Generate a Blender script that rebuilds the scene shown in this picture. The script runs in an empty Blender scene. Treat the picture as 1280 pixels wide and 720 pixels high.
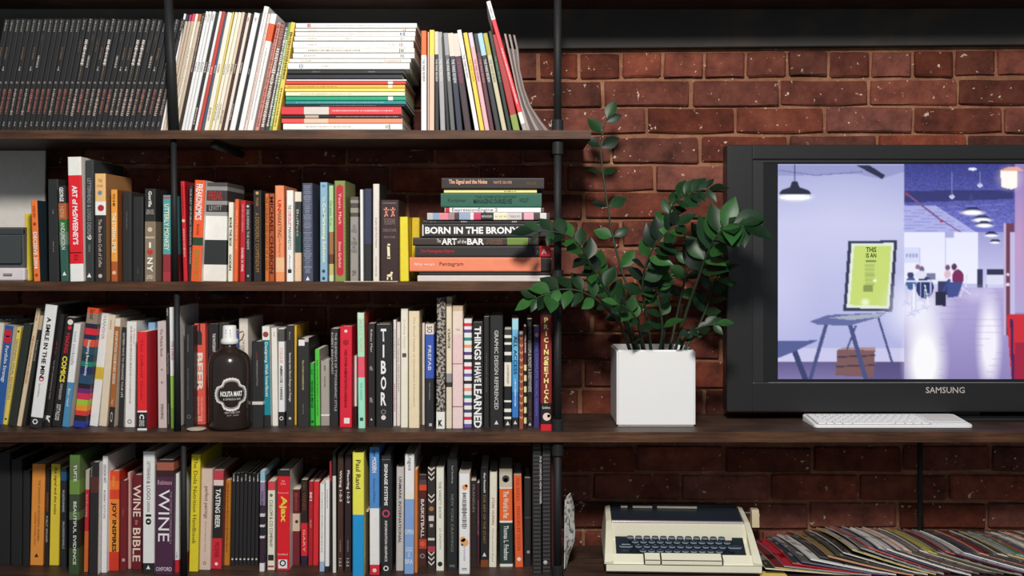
import bpy, bmesh, math, random
import numpy as np
from mathutils import Vector, Matrix
random.seed(7)
C = bpy.context.scene.collection
R = math.radians

# ---------------------------------------------------------------- camera, world, light, exposure
D = 2.6            # camera to the front edge of the shelves, metres
F = 1405.4         # focal length in pixels of the 1280 px wide frame
HZ = 310.0         # picture row of the horizon
CZ = 1.40          # camera height
def lin1(c):
    c /= 255.0
    return c/12.92 if c <= .04045 else ((c+.055)/1.055)**2.4
cam = bpy.data.cameras.new('camera'); camo = bpy.data.objects.new('camera', cam); C.objects.link(camo)
camo.location = (0, -D, CZ); camo.rotation_euler = (R(90), 0, 0)
cam.sensor_width = 36; cam.lens = F/1280*36; cam.shift_y = -(360-HZ)/1280; cam.clip_start = .05
bpy.context.scene.camera = camo
w = bpy.data.worlds.new('world'); bpy.context.scene.world = w; w.use_nodes = True
bg = w.node_tree.nodes['Background']; bg.inputs[0].default_value = (.86, .98, 1.06, 1); bg.inputs[1].default_value = 0.29
L = bpy.data.lights.new('ceiling_softbox', 'AREA'); lo = bpy.data.objects.new('ceiling_softbox', L); C.objects.link(lo)
L.shape = 'DISK'; L.size = .36; L.energy = 69; L.color = (1, .955, .90)
lo.location = (0.0, -2.1, CZ+1.24)
lo.rotation_euler = (Vector((0.02, .2, CZ-.02))-lo.location).to_track_quat('-Z', 'Y').to_euler()
vs = bpy.context.scene.view_settings
vs.view_transform = 'Standard'; vs.look = 'None'; vs.exposure = 0.0; vs.gamma = 1.0; vs.use_curve_mapping = False

# ---------------------------------------------------------------- helpers
def PX(px, Y=0.0): return (px-640)*(D+Y)/F
def PZ(py, Y=0.0): return CZ+(HZ-py)*(D+Y)/F
def W(px, py, Y): return Vector((PX(px, Y), Y, PZ(py, Y)))
WALL = .345
_m = {}
def hexlin(h, g=1.0):
    return tuple(min(.86, lin1(int(h[i:i+2], 16))*g) for i in (0, 2, 4))
def mat(h, rough=.5, spec=.3, vary=.10, scale=60, metal=0, g=1.12):
    key = (h, rough, spec, vary, scale, metal, g)
    if key in _m: return _m[key]
    m = bpy.data.materials.new('paint_'+h); m.use_nodes = True
    nt = m.node_tree; b = nt.nodes['Principled BSDF']
    c = hexlin(h, g)
    n = nt.nodes.new('ShaderNodeTexNoise'); n.inputs['Scale'].default_value = scale; n.inputs['Detail'].default_value = 3
    tc = nt.nodes.new('ShaderNodeTexCoord'); nt.links.new(tc.outputs['Object'], n.inputs['Vector'])
    mx = nt.nodes.new('ShaderNodeMix'); mx.data_type = 'RGBA'
    mx.inputs[6].default_value = tuple(x*(1-vary) for x in c)+(1,); mx.inputs[7].default_value = tuple(min(.9, x*(1+vary)) for x in c)+(1,)
    nt.links.new(n.outputs['Fac'], mx.inputs[0]); nt.links.new(mx.outputs[2], b.inputs['Base Color'])
    b.inputs['Roughness'].default_value = rough; b.inputs['Specular IOR Level'].default_value = spec; b.inputs['Metallic'].default_value = metal
    _m[key] = m; return m
def speckled(name, h1, h2, scale, thr=.5, rough=.5, soft=.04, h3=None, stretch=(1,1,1)):
    m = bpy.data.materials.new(name); m.use_nodes = True; nt = m.node_tree; b = nt.nodes['Principled BSDF']
    tc = nt.nodes.new('ShaderNodeTexCoord'); mp = nt.nodes.new('ShaderNodeMapping'); mp.inputs['Scale'].default_value = stretch
    nt.links.new(tc.outputs['Object'], mp.inputs['Vector'])
    n = nt.nodes.new('ShaderNodeTexNoise'); n.inputs['Scale'].default_value = scale; n.inputs['Detail'].default_value = 4
    nt.links.new(mp.outputs[0], n.inputs['Vector'])
    cr = nt.nodes.new('ShaderNodeValToRGB'); e = cr.color_ramp.elements
    e[0].position = thr-soft; e[0].color = hexlin(h1, 1.12)+(1,); e[1].position = thr+soft; e[1].color = hexlin(h2, 1.12)+(1,)
    if h3:
        k = e.new(min(.99, thr+soft+.12)); k.color = hexlin(h3, 1.12)+(1,)
    nt.links.new(n.outputs['Fac'], cr.inputs[0]); nt.links.new(cr.outputs[0], b.inputs['Base Color'])
    b.inputs['Roughness'].default_value = rough; b.inputs['Specular IOR Level'].default_value = .3
    return m
def wood(name, dark, light, rough=.55, bump=.25):
    m = bpy.data.materials.new(name); m.use_nodes = True; nt = m.node_tree; b = nt.nodes['Principled BSDF']
    g = nt.nodes.new('ShaderNodeNewGeometry'); mp = nt.nodes.new('ShaderNodeMapping'); mp.inputs['Scale'].default_value = (2.2, 30, 40)
    nt.links.new(g.outputs['Position'], mp.inputs['Vector'])
    n = nt.nodes.new('ShaderNodeTexNoise'); n.inputs['Scale'].default_value = 3; n.inputs['Detail'].default_value = 8; n.inputs['Roughness'].default_value = .65
    nt.links.new(mp.outputs[0], n.inputs['Vector'])
    cr = nt.nodes.new('ShaderNodeValToRGB'); e = cr.color_ramp.elements
    e[0].position = .3; e[0].color = hexlin(dark, 1.1)+(1,); e[1].position = .72; e[1].color = hexlin(light, 1.1)+(1,)
    nt.links.new(n.outputs['Fac'], cr.inputs[0])
    n2 = nt.nodes.new('ShaderNodeTexNoise'); n2.inputs['Scale'].default_value = 9; n2.inputs['Detail'].default_value = 5
    nt.links.new(g.outputs['Position'], n2.inputs['Vector'])
    r2 = nt.nodes.new('ShaderNodeValToRGB'); r2.color_ramp.elements[0].position = .35; r2.color_ramp.elements[0].color = (.55, .5, .5, 1); r2.color_ramp.elements[1].position = .65
    nt.links.new(n2.outputs['Fac'], r2.inputs[0])
    mx = nt.nodes.new('ShaderNodeMix'); mx.data_type = 'RGBA'; mx.blend_type = 'MULTIPLY'; mx.inputs[0].default_value = 1
    nt.links.new(cr.outputs[0], mx.inputs[6]); nt.links.new(r2.outputs[0], mx.inputs[7]); nt.links.new(mx.outputs[2], b.inputs['Base Color'])
    bp = nt.nodes.new('ShaderNodeBump'); bp.inputs['Strength'].default_value = bump; bp.inputs['Distance'].default_value = .002
    nt.links.new(n.outputs['Fac'], bp.inputs['Height']); nt.links.new(bp.outputs[0], b.inputs['Normal'])
    b.inputs['Roughness'].default_value = rough; b.inputs['Specular IOR Level'].default_value = .3
    return m

def mesh(name, verts, faces, mats, idx=None, smooth=False):
    me = bpy.data.meshes.new(name); me.from_pydata([tuple(v) for v in verts], [], faces)
    for m in (mats if isinstance(mats, (list, tuple)) else [mats]): me.materials.append(m)
    if idx is not None: me.polygons.foreach_set('material_index', idx)
    if smooth: me.polygons.foreach_set('use_smooth', [True]*len(faces))
    me.update(); return me
def ob(name, me, parent=None, loc=(0, 0, 0), rot=(0, 0, 0)):
    o = bpy.data.objects.new(name, me); C.objects.link(o); o.location = loc; o.rotation_euler = rot
    if parent: o.parent = parent
    return o
def tag(o, label, cat, group=None):
    o['label'] = label; o['category'] = cat
    if group: o['group'] = group
    return o
def thing(name, label, cat, loc, rot=(0, 0, 0), group=None):
    return tag(ob(name, None, None, loc, rot), label, cat, group)
class MB:
    def __init__(s): s.v = []; s.f = []; s.i = []
    def add(s, vs, fs, mi=0):
        n = len(s.v); s.v += [tuple(v) for v in vs]; s.f += [tuple(n+k for k in f) for f in fs]; s.i += [mi]*len(fs); return s
    def box(s, x0, x1, y0, y1, z0, z1, mi=0, c=0):
        """box, its vertical-plane edges chamfered by c when c > 0"""
        if c <= 0:
            vs = [(x, y, z) for z in (z0, z1) for y in (y0, y1) for x in (x0, x1)]
            return s.add(vs, [(0, 2, 3, 1), (4, 5, 7, 6), (0, 1, 5, 4), (2, 6, 7, 3), (0, 4, 6, 2), (1, 3, 7, 5)], mi)
        bm = bmesh.new(); bmesh.ops.create_cube(bm, size=1)
        for v in bm.verts: v.co = Vector(((x0+x1)/2+v.co.x*(x1-x0), (y0+y1)/2+v.co.y*(y1-y0), (z0+z1)/2+v.co.z*(z1-z0)))
        bmesh.ops.bevel(bm, geom=list(bm.edges), offset=c, segments=2, affect='EDGES', profile=.5)
        bm.verts.index_update(); s.add([v.co[:] for v in bm.verts], [[v.index for v in f.verts] for f in bm.faces], mi); bm.free(); return s
    def tube(s, pts, rads, n=8, mi=0, cap=True):
        rings = []
        for k, p in enumerate(pts):
            p = Vector(p); a = Vector(pts[max(0, k-1)]); b = Vector(pts[min(len(pts)-1, k+1)]); t = (b-a).normalized()
            u = t.cross(Vector((0.13, 1, 0.07))).normalized(); v = t.cross(u)
            r = rads[k] if isinstance(rads, (list, tuple)) else rads
            rings.append([p+(u*math.cos(2*math.pi*j/n)+v*math.sin(2*math.pi*j/n))*r for j in range(n)])
        vs = [q for r_ in rings for q in r_]; fs = []
        for k in range(len(pts)-1):
            for j in range(n): fs.append((k*n+j, k*n+(j+1) % n, (k+1)*n+(j+1) % n, (k+1)*n+j))
        if cap: fs += [tuple(range(n)), tuple(range((len(pts)-1)*n, len(pts)*n))]
        return s.add(vs, fs, mi)
    def lathe(s, prof, n=32, mi=0, c=(0, 0, 0)):
        vs = [(c[0]+r*math.cos(2*math.pi*j/n), c[1]+r*math.sin(2*math.pi*j/n), c[2]+z) for r, z in prof for j in range(n)]
        fs = [(k*n+j, k*n+(j+1) % n, (k+1)*n+(j+1) % n, (k+1)*n+j) for k in range(len(prof)-1) for j in range(n)]
        fs += [tuple(range(n-1, -1, -1)), tuple(range((len(prof)-1)*n, len(prof)*n))]
        return s.add(vs, fs, mi)
    def prism(s, poly, axis, a, b, mi=0):
        """poly: 2D outline; axis x: outline in (y,z); axis y: outline in (x,z); axis z: outline in (x,y)"""
        n = len(poly)
        def p(q, t): return (t, q[0], q[1]) if axis == 'x' else (q[0], t, q[1]) if axis == 'y' else (q[0], q[1], t)
        vs = [p(q, a) for q in poly]+[p(q, b) for q in poly]
        return s.add(vs, [tuple(range(n)), tuple(range(2*n-1, n-1, -1))]+[(j, (j+1) % n, n+(j+1) % n, n+j) for j in range(n)], mi)
    def build(s, name, mats, parent=None, loc=(0, 0, 0), rot=(0, 0, 0), smooth=False):
        me = mesh(name, s.v, s.f, mats, s.i, smooth)
        bm = bmesh.new(); bm.from_mesh(me); bmesh.ops.recalc_face_normals(bm, faces=bm.faces); bm.to_mesh(me); bm.free()
        return ob(name, me, parent, loc, rot)
# lettering: collected first, turned into flat meshes together
TXT = []
def lettering(body, parent, rect, col, mode='down', bold=.0, y=-.0006, name='lettering', wrap=None, m=None):
    """rect: (x0, x1, z0, z1) in the parent's own metres; down reads from the top of a spine to its foot"""
    TXT.append((body, parent, rect, m or mat(col, .6, .1, 0), mode, bold, y, name, wrap))
def flush_lettering():
    obs = []
    for (body, *_r) in TXT:
        c = bpy.data.curves.new('t', 'FONT'); c.body = body; c.align_x = 'CENTER'; c.resolution_u = 2; c.offset = _r[4]; c.space_line = .82
        o = bpy.data.objects.new('t', c); C.objects.link(o); obs.append(o)
    dg = bpy.context.evaluated_depsgraph_get()
    for o, (body, parent, (x0, x1, z0, z1), m, mode, bold, y, name, wrap) in zip(obs, TXT):
        me = bpy.data.meshes.new_from_object(o.evaluated_get(dg)); n = len(me.vertices)
        if n:
            v = np.empty(n*3, np.float32); me.vertices.foreach_get('co', v); v = v.reshape(-1, 3)
            a, b = v.min(0), v.max(0); s = np.maximum(b-a, 1e-6); u = (v-a)/s
            out = np.zeros_like(v)
            if mode == 'down': out[:, 0] = x0+u[:, 1]*(x1-x0); out[:, 2] = z1-u[:, 0]*(z1-z0)
            else: out[:, 0] = x0+u[:, 0]*(x1-x0); out[:, 2] = z0+u[:, 1]*(z1-z0)
            out[:, 1] = y
            if wrap:       # wrap = radius: lettering lies on an upright cylinder of that radius about the parent's axis
                ang = out[:, 0]/wrap; out[:, 0] = wrap*np.sin(ang); out[:, 1] = -wrap*np.cos(ang)
            me.vertices.foreach_set('co', out.reshape(-1)); me.materials.clear(); me.materials.append(m)
            me.name = name; me.update(); ob(name, me, parent)
    for o in obs:
        c = o.data; bpy.data.objects.remove(o); bpy.data.curves.remove(c)

# ---------------------------------------------------------------- brick wall, floor
def brick_mat(name, base, g=1.0):
    m = bpy.data.materials.new(name); m.use_nodes = True; nt = m.node_tree; b = nt.nodes['Principled BSDF']; N = nt.nodes.new; K = nt.links.new
    geo = N('ShaderNodeNewGeometry'); oi = N('ShaderNodeObjectInfo')
    n1 = N('ShaderNodeTexNoise'); n1.inputs['Scale'].default_value = 16; n1.inputs['Detail'].default_value = 8; n1.inputs['Roughness'].default_value = .7; K(geo.outputs['Position'], n1.inputs['Vector'])
    cr = N('ShaderNodeValToRGB'); e = cr.color_ramp.elements
    cs = [hexlin(c, g) for c in base]
    e[0].position = .3; e[0].color = cs[0]+(1,); e[1].position = .72; e[1].color = cs[2]+(1,); k = e.new(.5); k.color = cs[1]+(1,)
    K(n1.outputs['Fac'], cr.inputs[0])
    mr = N('ShaderNodeMapRange'); mr.inputs[3].default_value = .55; mr.inputs[4].default_value = 1.25; K(oi.outputs['Random'], mr.inputs[0])
    hm = N('ShaderNodeMath'); hm.operation = 'MULTIPLY'; hm.inputs[1].default_value = 7.3; K(oi.outputs['Random'], hm.inputs[0]); hf = N('ShaderNodeMath'); hf.operation = 'FRACT'; K(hm.outputs[0], hf.inputs[0])
    hs = N('ShaderNodeHueSaturation'); K(cr.outputs[0], hs.inputs['Color']); sr = N('ShaderNodeMapRange'); sr.inputs[3].default_value = .86; sr.inputs[4].default_value = 1.0; K(hf.outputs[0], sr.inputs[0]); K(sr.outputs[0], hs.inputs['Saturation'])
    mul = N('ShaderNodeVectorMath'); mul.operation = 'SCALE'; K(hs.outputs[0], mul.inputs[0]); K(mr.outputs[0], mul.inputs['Scale'])
    n2 = N('ShaderNodeTexNoise'); n2.inputs['Scale'].default_value = 62; n2.inputs['Detail'].default_value = 5; n2.inputs['Roughness'].default_value = .62; K(geo.outputs['Position'], n2.inputs['Vector'])
    r2 = N('ShaderNodeValToRGB'); q = r2.color_ramp.elements; q[0].position = .655; q[0].color = (0, 0, 0, 1); q[1].position = .68; q[1].color = (1, 1, 1, 1)
    K(n2.outputs['Fac'], r2.inputs[0])
    mx = N('ShaderNodeMix'); mx.data_type = 'RGBA'; K(r2.outputs[0], mx.inputs[0]); K(mul.outputs[0], mx.inputs[6]); mx.inputs[7].default_value = (.66, .50, .40, 1)
    K(mx.outputs[2], b.inputs['Base Color']); b.inputs['Roughness'].default_value = .85; b.inputs['Specular IOR Level'].default_value = .15
    n3 = N('ShaderNodeTexNoise'); n3.inputs['Scale'].default_value = 120; n3.inputs['Detail'].default_value = 6; K(geo.outputs['Position'], n3.inputs['Vector'])
    bp = N('ShaderNodeBump'); bp.inputs['Strength'].default_value = .6; bp.inputs['Distance'].default_value = .003; K(n3.outputs['Fac'], bp.inputs['Height']); K(bp.outputs[0], b.inputs['Normal'])
    return m
M_BRICK = brick_mat('red_brick', ('482820', '74392a', '8c4c36'))
M_MORTAR = brick_mat('sandy_mortar', ('7c5038', 'a06a4c', 'bd8a68'))
M_WOODEDGE = wood('shelf_edge_wood', '35241b', '6c4830')
M_WOODTOP = wood('shelf_top_wood', '30241f', '5a4439', .5)
M_IRON = mat('1e1f20', .6, .3, .15)
M_BLACK = mat('303030', .45, .3)

def build_wall():
    wall = MB().box(-2.6, 3.0, 0, .10, -CZ, 1.5).build('wall_back', M_MORTAR, None, (0, WALL, CZ), (0, R(-.22), R(-1.0)))
    wall['kind'] = 'structure'
    H = .0733; gap = .0095
    def brick(w, h, seed):
        rnd = random.Random(seed); bm = bmesh.new(); bmesh.ops.create_cube(bm, size=1)
        for v in bm.verts: v.co = Vector((v.co.x*w, v.co.y*.020, v.co.z*h))
        bmesh.ops.subdivide_edges(bm, edges=[e for e in bm.edges if abs(e.verts[0].co.x-e.verts[1].co.x) > w*.5], cuts=2)
        bmesh.ops.bevel(bm, geom=[e for e in bm.edges if e.calc_face_angle(0) > .5], offset=.0035, segments=1, affect='EDGES')
        for v in bm.verts: v.co += Vector((rnd.uniform(-1, 1)*.0026, rnd.uniform(-1, 1)*.0012, rnd.uniform(-1, 1)*.0020))
        me = bpy.data.meshes.new('brick'); bm.to_mesh(me); bm.free(); me.materials.append(M_BRICK); return me
    ST = [brick(.2305-gap, H-gap, 10+i) for i in range(5)]; HD = [brick(.108-gap, H-gap, 30+i) for i in range(5)]
    # course joints: the header course lies between picture rows 68 and 99
    ztop = PZ(66, WALL)-CZ
    rnd = random.Random(3); extra = MB(); n = 0
    for k in range(-27, 1):
        z = ztop+(k-.5)*H
        header = (k % 6 == 0)
        wdt = .108 if header else .2305
        jt = {0: 777, -1: 975, -2: 921, -3: 874, -4: 930}.get(k, [777, 950, 900, 850, 905, 960][k % 6])     # column of one upright joint
        off = ((jt-640)*(D+WALL-.016)/F) % wdt+wdt/2+rnd.uniform(-.003, .003)
        i = -14 if not header else -26
        while True:
            x = i*wdt+off; i += 1
            if x > 2.9: break
            if x < -2.4: continue
            y = -.001+rnd.uniform(-.0035, .0035); dz = rnd.uniform(-.0025, .0025)
            zz = z+dz
            vis = -1.45 < x < 1.45 and PZ(735, WALL) < zz+CZ < PZ(-5, WALL)
            # behind the packed rows of books nothing of the wall is seen
            if vis and x < .06 and not (PZ(232, WALL) < zz+CZ < PZ(172, WALL) or PZ(405, WALL) < zz+CZ < PZ(355, WALL) or zz+CZ > PZ(22, WALL) or PZ(600, WALL) < zz+CZ < PZ(548, WALL)): vis = False
            if vis and x > .62 and PZ(500, WALL) < zz+CZ < PZ(205, WALL): vis = False
            me = rnd.choice(HD if header else ST)
            if vis:
                ob('brick', me, wall, (x, y, zz), (0, R(rnd.uniform(-.25, .25)), 0)); n += 1
            else:
                ws = wdt-gap; extra.box(x-ws/2, x+ws/2, y-.010, y+.010, zz-(H-gap)/2, zz+(H-gap)/2)
    e = extra.build('brickwork', M_BRICK, wall); e['kind'] = 'stuff'
    print('bricks', n)
build_wall()
shadow_band = MB().box(-2.5, 2.6, -.030, .02, PZ(61, WALL-.03)-CZ, 1.4, c=.003).build('shadow_slab', speckled('top_shadow_dark', '444241', '5a4e44', 9, .62, .7, .12), None, (0, WALL, CZ), (0, R(-.30), R(-1.0))); shadow_band['kind'] = 'structure'  # added slab, its dark colour paints the upper shelf's shadow on the wall
fl = MB().box(-4, 4, -6, .5, -.05, 0).build('floor', wood('floor_boards', '3b2a22', '6b4b3a')); fl['kind'] = 'structure'

# ---------------------------------------------------------------- shelving
ZS = {0: PZ(-34), 1: PZ(163), 2: PZ(352.5), 3: PZ(540.5), 4: PZ(725)}
TH = {0: .020, 1: .019, 2: .020, 3: .0225, 4: .024}
unit = thing('pipe_shelving', 'reddish-brown plank shelves and desk carried on black iron pipes against the brick wall', 'shelving', (0, .15, 0))
for k in range(5):
    xr = PX(739) if k in (1, 2) else 2.0
    b = MB().box(-2.1, xr, -.15+.004, .150, ZS[k]-TH[k], ZS[k], 0).build('shelf_board', M_WOODTOP, unit)
    MB().box(-2.1, xr, -.15, -.1462, ZS[k]-TH[k]-.0004, ZS[k]+.0004, 0).build('front_edge', M_WOODEDGE, b)
def post(px, Y, z0, z1, r=.0085, collars=()):
    p = MB().tube([(PX(px, Y), Y-.15, z0), (PX(px, Y), Y-.15, z1)], r, 14).build('pipe_post', M_IRON, unit, smooth=True)
    for cz in collars:
        MB().lathe([(r+.001, -.016), (r+.0045, -.014), (r+.0045, .014), (r+.001, .016)], 14, 0, (PX(px, Y), Y-.15, cz)).build('collar', M_IRON, p)
for k in (0, 1, 2, 3):
    for px, Y in ((697, .022), (-240, .022)):
        post(px, Y, ZS[k+1], ZS[k]-TH[k], .0088, (ZS[k]-TH[k]-.020, ZS[k+1]+.012))
# post beside the magazines: leans a little
for k, (a, b) in enumerate(((209.5, 217.5), (217, 219), (221, 222), (229.5, 230))):
    r = .0125 if k == 0 else .008
    p = MB().tube([(PX(a, .02), .02-.15, ZS[k]-TH[k]), (PX(b, .02), .02-.15, ZS[k+1])], [r*.8, r], 14).build('pipe_post', M_IRON, unit, smooth=True)
for px in (1150, 1700):
    post(px, .290, ZS[4], ZS[3]-TH[3], .0070, ())
post(1700, .290, ZS[3], ZS[0]-TH[0], .0070, ())
for px in (-240, 697, 1700):
    post(px, .022, 0, ZS[4]-TH[4], .0088, ())
for k in (1, 2):
    for px in (263, 697):
        MB().tube([(PX(px), -.12, ZS[k]-TH[k]-.012), (PX(px), .148, ZS[k]-TH[k]-.012)], .009, 12).build('pipe_arm', M_IRON, unit, smooth=True)

# ---------------------------------------------------------------- books
PAPER = mat('e2d8c6', .8, .1, .06); PAPER2 = mat('b9ad9b', .8, .1, .06)
def cover_mesh(w, h, d, segs, side, hard):
    """U-shaped cover of a book standing on its tail; segs = [(fraction of height from the top where it starts, material)]"""
    t = min(.0026 if hard else .0010, w*.2); r = min(w*.28, .0035 if hard else .0022)
    o = []; n = 3
    for k in range(n+1):
        a = math.pi/2*k/n; o.append((-w/2+r*(1-math.cos(math.pi/2-a)) if 0 else -w/2+r-r*math.cos(a), r-r*math.sin(a)))
    o = o + [(-x, y) for x, y in reversed(o)]                      # front, from left side to right side
    L0 = [(-w/2, d)] + o + [(w/2, d)]
    inner = [(w/2-t, d), (w/2-t, t+r*.3), (-w/2+t, t+r*.3), (-w/2+t, d)]
    loop = L0+inner; m = len(loop)
    mats = []; 
    def mi(x):
        if x not in mats: mats.append(x)
        return mats.index(x)
    cuts = [f for f, _ in segs[1:]]+[1.0]
    zs = [h]; 
    for f in cuts: zs.append(h*(1-f))
    vs = [(x, y, z) for z in zs for x, y in loop]; fs = []; idx = []
    for k in range(len(zs)-1):
        for j in range(m):
            j2 = (j+1) % m
            fs.append((k*m+j, k*m+j2, (k+1)*m+j2, (k+1)*m+j))
            is_side = j in (0, len(L0)-2)
            idx.append(mi(side if (is_side and side) else segs[k][1]) if j < len(L0)-1 else mi(segs[k][1]))
    # caps as quads between outer and inner
    nL = len(L0)
    for base, k in ((0, 0), ((len(zs)-1)*m, len(segs)-1)):
        c = mi(segs[k][1])
        il, ir = nL+2, nL+1          # inner front left / right
        mid = nL//2
        fs.append((base+0, base+1, base+il, base+nL+3)); idx.append(c)
        fs.append(tuple(base+q for q in list(range(1, nL-1))+[ir, il])); idx.append(c)
        fs.append((base+nL-2, base+nL-1, base+nL, base+ir)); idx.append(c)
    me = mesh('cover', vs, fs, mats, idx)
    bm = bmesh.new(); bm.from_mesh(me); bmesh.ops.recalc_face_normals(bm, faces=bm.faces); bm.to_mesh(me); bm.free()
    return me
def make_book(name, label, group, loc, rot, w, h, d, segs, side=None, hard=False, paper=None, cat='book'):
    root = thing(name, label, cat, loc, rot, group)
    ob('cover', cover_mesh(w, h, d, segs, side, hard), root)
    t = min(.0026 if hard else .0010, w*.2); g = .003 if hard else .0005
    MB().box(-w/2+t*1.02, w/2-t*1.02, t+.0022, d-g, g, h-g).build('pages', paper or PAPER, root)
    return root
ROWNAME = {1: 'on the top shelf', 2: 'on the second shelf', 3: 'on the third shelf', 4: 'on the bottom shelf'}
GRP = {1: 'magazines and journals standing on the top shelf', 2: 'books standing on the second shelf', 3: 'books standing on the third shelf', 4: 'books standing on the bottom shelf'}
LAST = {}
def S(row, x0, x1, yt, dx, yb, col, label, t=(), b=(), side=None, hard=0, d=None, marks=(), name=None, rough=.5, cat=None, icons=()):
    """one standing book: foot from picture column x0 to x1, head at row yt shifted by dx; yb = foot row, or its distance in metres when below 1"""
    if yb < 1: Y = yb
    else: Y = (ZS[row]-CZ and (CZ-ZS[row])*F/(yb-HZ)-D)
    Y = max(.006, min(Y, .12))
    # keep clear of the neighbour
    X0, X1 = PX(x0, Y), PX(x1, Y); zt = PZ(yt, Y); zb = ZS[row]
    th = math.atan2(dx*(D+Y)/F, zt-zb) if dx else 0.0
    w = (X1-X0)*math.cos(th)-.0004
    h = (zt-zb-w*abs(math.sin(th)))/math.cos(th)
    cx = (X0+X1)/2
    d = d or min(.225, max(.11, h*(.72)), .322-Y)
    d = min(d, .318-Y)
    mk = lambda c: c if not isinstance(c, str) else mat(c, rough)
    fr = lambda y: max(0, min(1, (zt-PZ(y, Y))/(zt-zb)))
    segs = [(0, mk(col))]+[(fr(y), mk(c)) for y, c in b]
    name = name or ('magazine' if row == 1 else 'book')
    root = make_book(name, label+' '+ROWNAME[row], GRP[row], (cx, Y, zb+w/2*abs(math.sin(th))+.0002), (0, th, 0), w, h, d, segs, mk(side) if side else None, hard, None, cat or name)
    for q in t:
        body, y0, y1, wf, c = q[:5]; mode = q[5] if len(q) > 5 else 'down'; bold = q[6] if len(q) > 6 else .0; xo = q[7] if len(q) > 7 else 0
        lettering(body, root, (-w*wf/2+xo*w, w*wf/2+xo*w, h*(1-fr(y1)), h*(1-fr(y0))), c, mode, bold)
    for q in icons:      # ('kind', x offset fraction, centre row, size in px, colour)
        kind, xo, yc, sz, c = q; z = h*(1-fr(yc)); s = sz*(D+Y)/F/2; x = xo*w; mb = MB()
        if kind == 'dot': n = 14; mb.add([(x+s*math.cos(2*math.pi*k/n), -.0007, z+s*math.sin(2*math.pi*k/n)) for k in range(n)], [tuple(range(n))])
        elif kind == 'ring':
            n = 20; mb.add([(x+r*math.cos(2*math.pi*k/n), -.0007, z+r*math.sin(2*math.pi*k/n)) for r in (s, s*.62) for k in range(n)], [(k, (k+1) % n, n+(k+1) % n, n+k) for k in range(n)])
        elif kind == 'heart': mb.add([(x, -.0007, z-s), (x+s, -.0007, z+.2*s), (x+.8*s, -.0007, z+.8*s), (x+.3*s, -.0007, z+.85*s), (x, -.0007, z+.4*s), (x-.3*s, -.0007, z+.85*s), (x-.8*s, -.0007, z+.8*s), (x-s, -.0007, z+.2*s)], [tuple(range(8))])
        elif kind == 'tri': mb.add([(x-s, -.0007, z-s), (x+s, -.0007, z-s), (x, -.0007, z+s)], [(0, 1, 2)])
        elif kind == 'bar': mb.add([(-w*.42, -.0007, z-s), (w*.42, -.0007, z-s), (w*.42, -.0007, z+s), (-w*.42, -.0007, z+s)], [(0, 1, 2, 3)])
        elif kind == 'sq': mb.add([(x-s, -.0007, z-s), (x+s, -.0007, z-s), (x+s, -.0007, z+s), (x-s, -.0007, z+s)], [(0, 1, 2, 3)])
        elif kind == 'vee':
            k = w*.40; mb.add([(-k, -.0007, z+k+s), (0, -.0007, z+s), (k, -.0007, z+k+s), (k, -.0007, z+k-s), (0, -.0007, z-s), (-k, -.0007, z+k-s)], [(0, 1, 4, 5), (1, 2, 3, 4)])
        mb.build('mark', mk(c), root)
    if marks: dash_marks(root, w, h, fr, marks)
    return root
def dash_marks(root, w, h, fr, marks):
    rnd = random.Random(round(w*1e6)+len(marks)); mb = MB(); ms = []
    for (y0, y1, wf, c) in marks:
        m = mat(c, .6, .1, 0)
        if m not in ms: ms.append(m)
        mi = ms.index(m); z = h*(1-fr(y0)); z1 = h*(1-fr(y1)); hw = w*wf/2
        while z > z1:
            l = rnd.uniform(.0010, .0030); a = rnd.uniform(.5, 1)
            mb.add([(-hw*a, -.0006, z-l), (hw*a, -.0006, z-l), (hw*a, -.0006, z), (-hw*a, -.0006, z)], [(0, 1, 2, 3)], mi); z -= l+rnd.uniform(.0008, .0022)
    if mb.v: mb.build('print', ms, root)

ORD = 'first second third fourth fifth sixth seventh eighth ninth tenth eleventh twelfth thirteenth fourteenth fifteenth sixteenth seventeenth eighteenth nineteenth twentieth twenty-first twenty-second twenty-third twenty-fourth twenty-fifth twenty-sixth twenty-seventh twenty-eighth twenty-ninth thirtieth thirty-first thirty-second thirty-third thirty-fourth thirty-fifth thirty-sixth thirty-seventh thirty-eighth thirty-ninth fortieth'.split()

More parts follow.
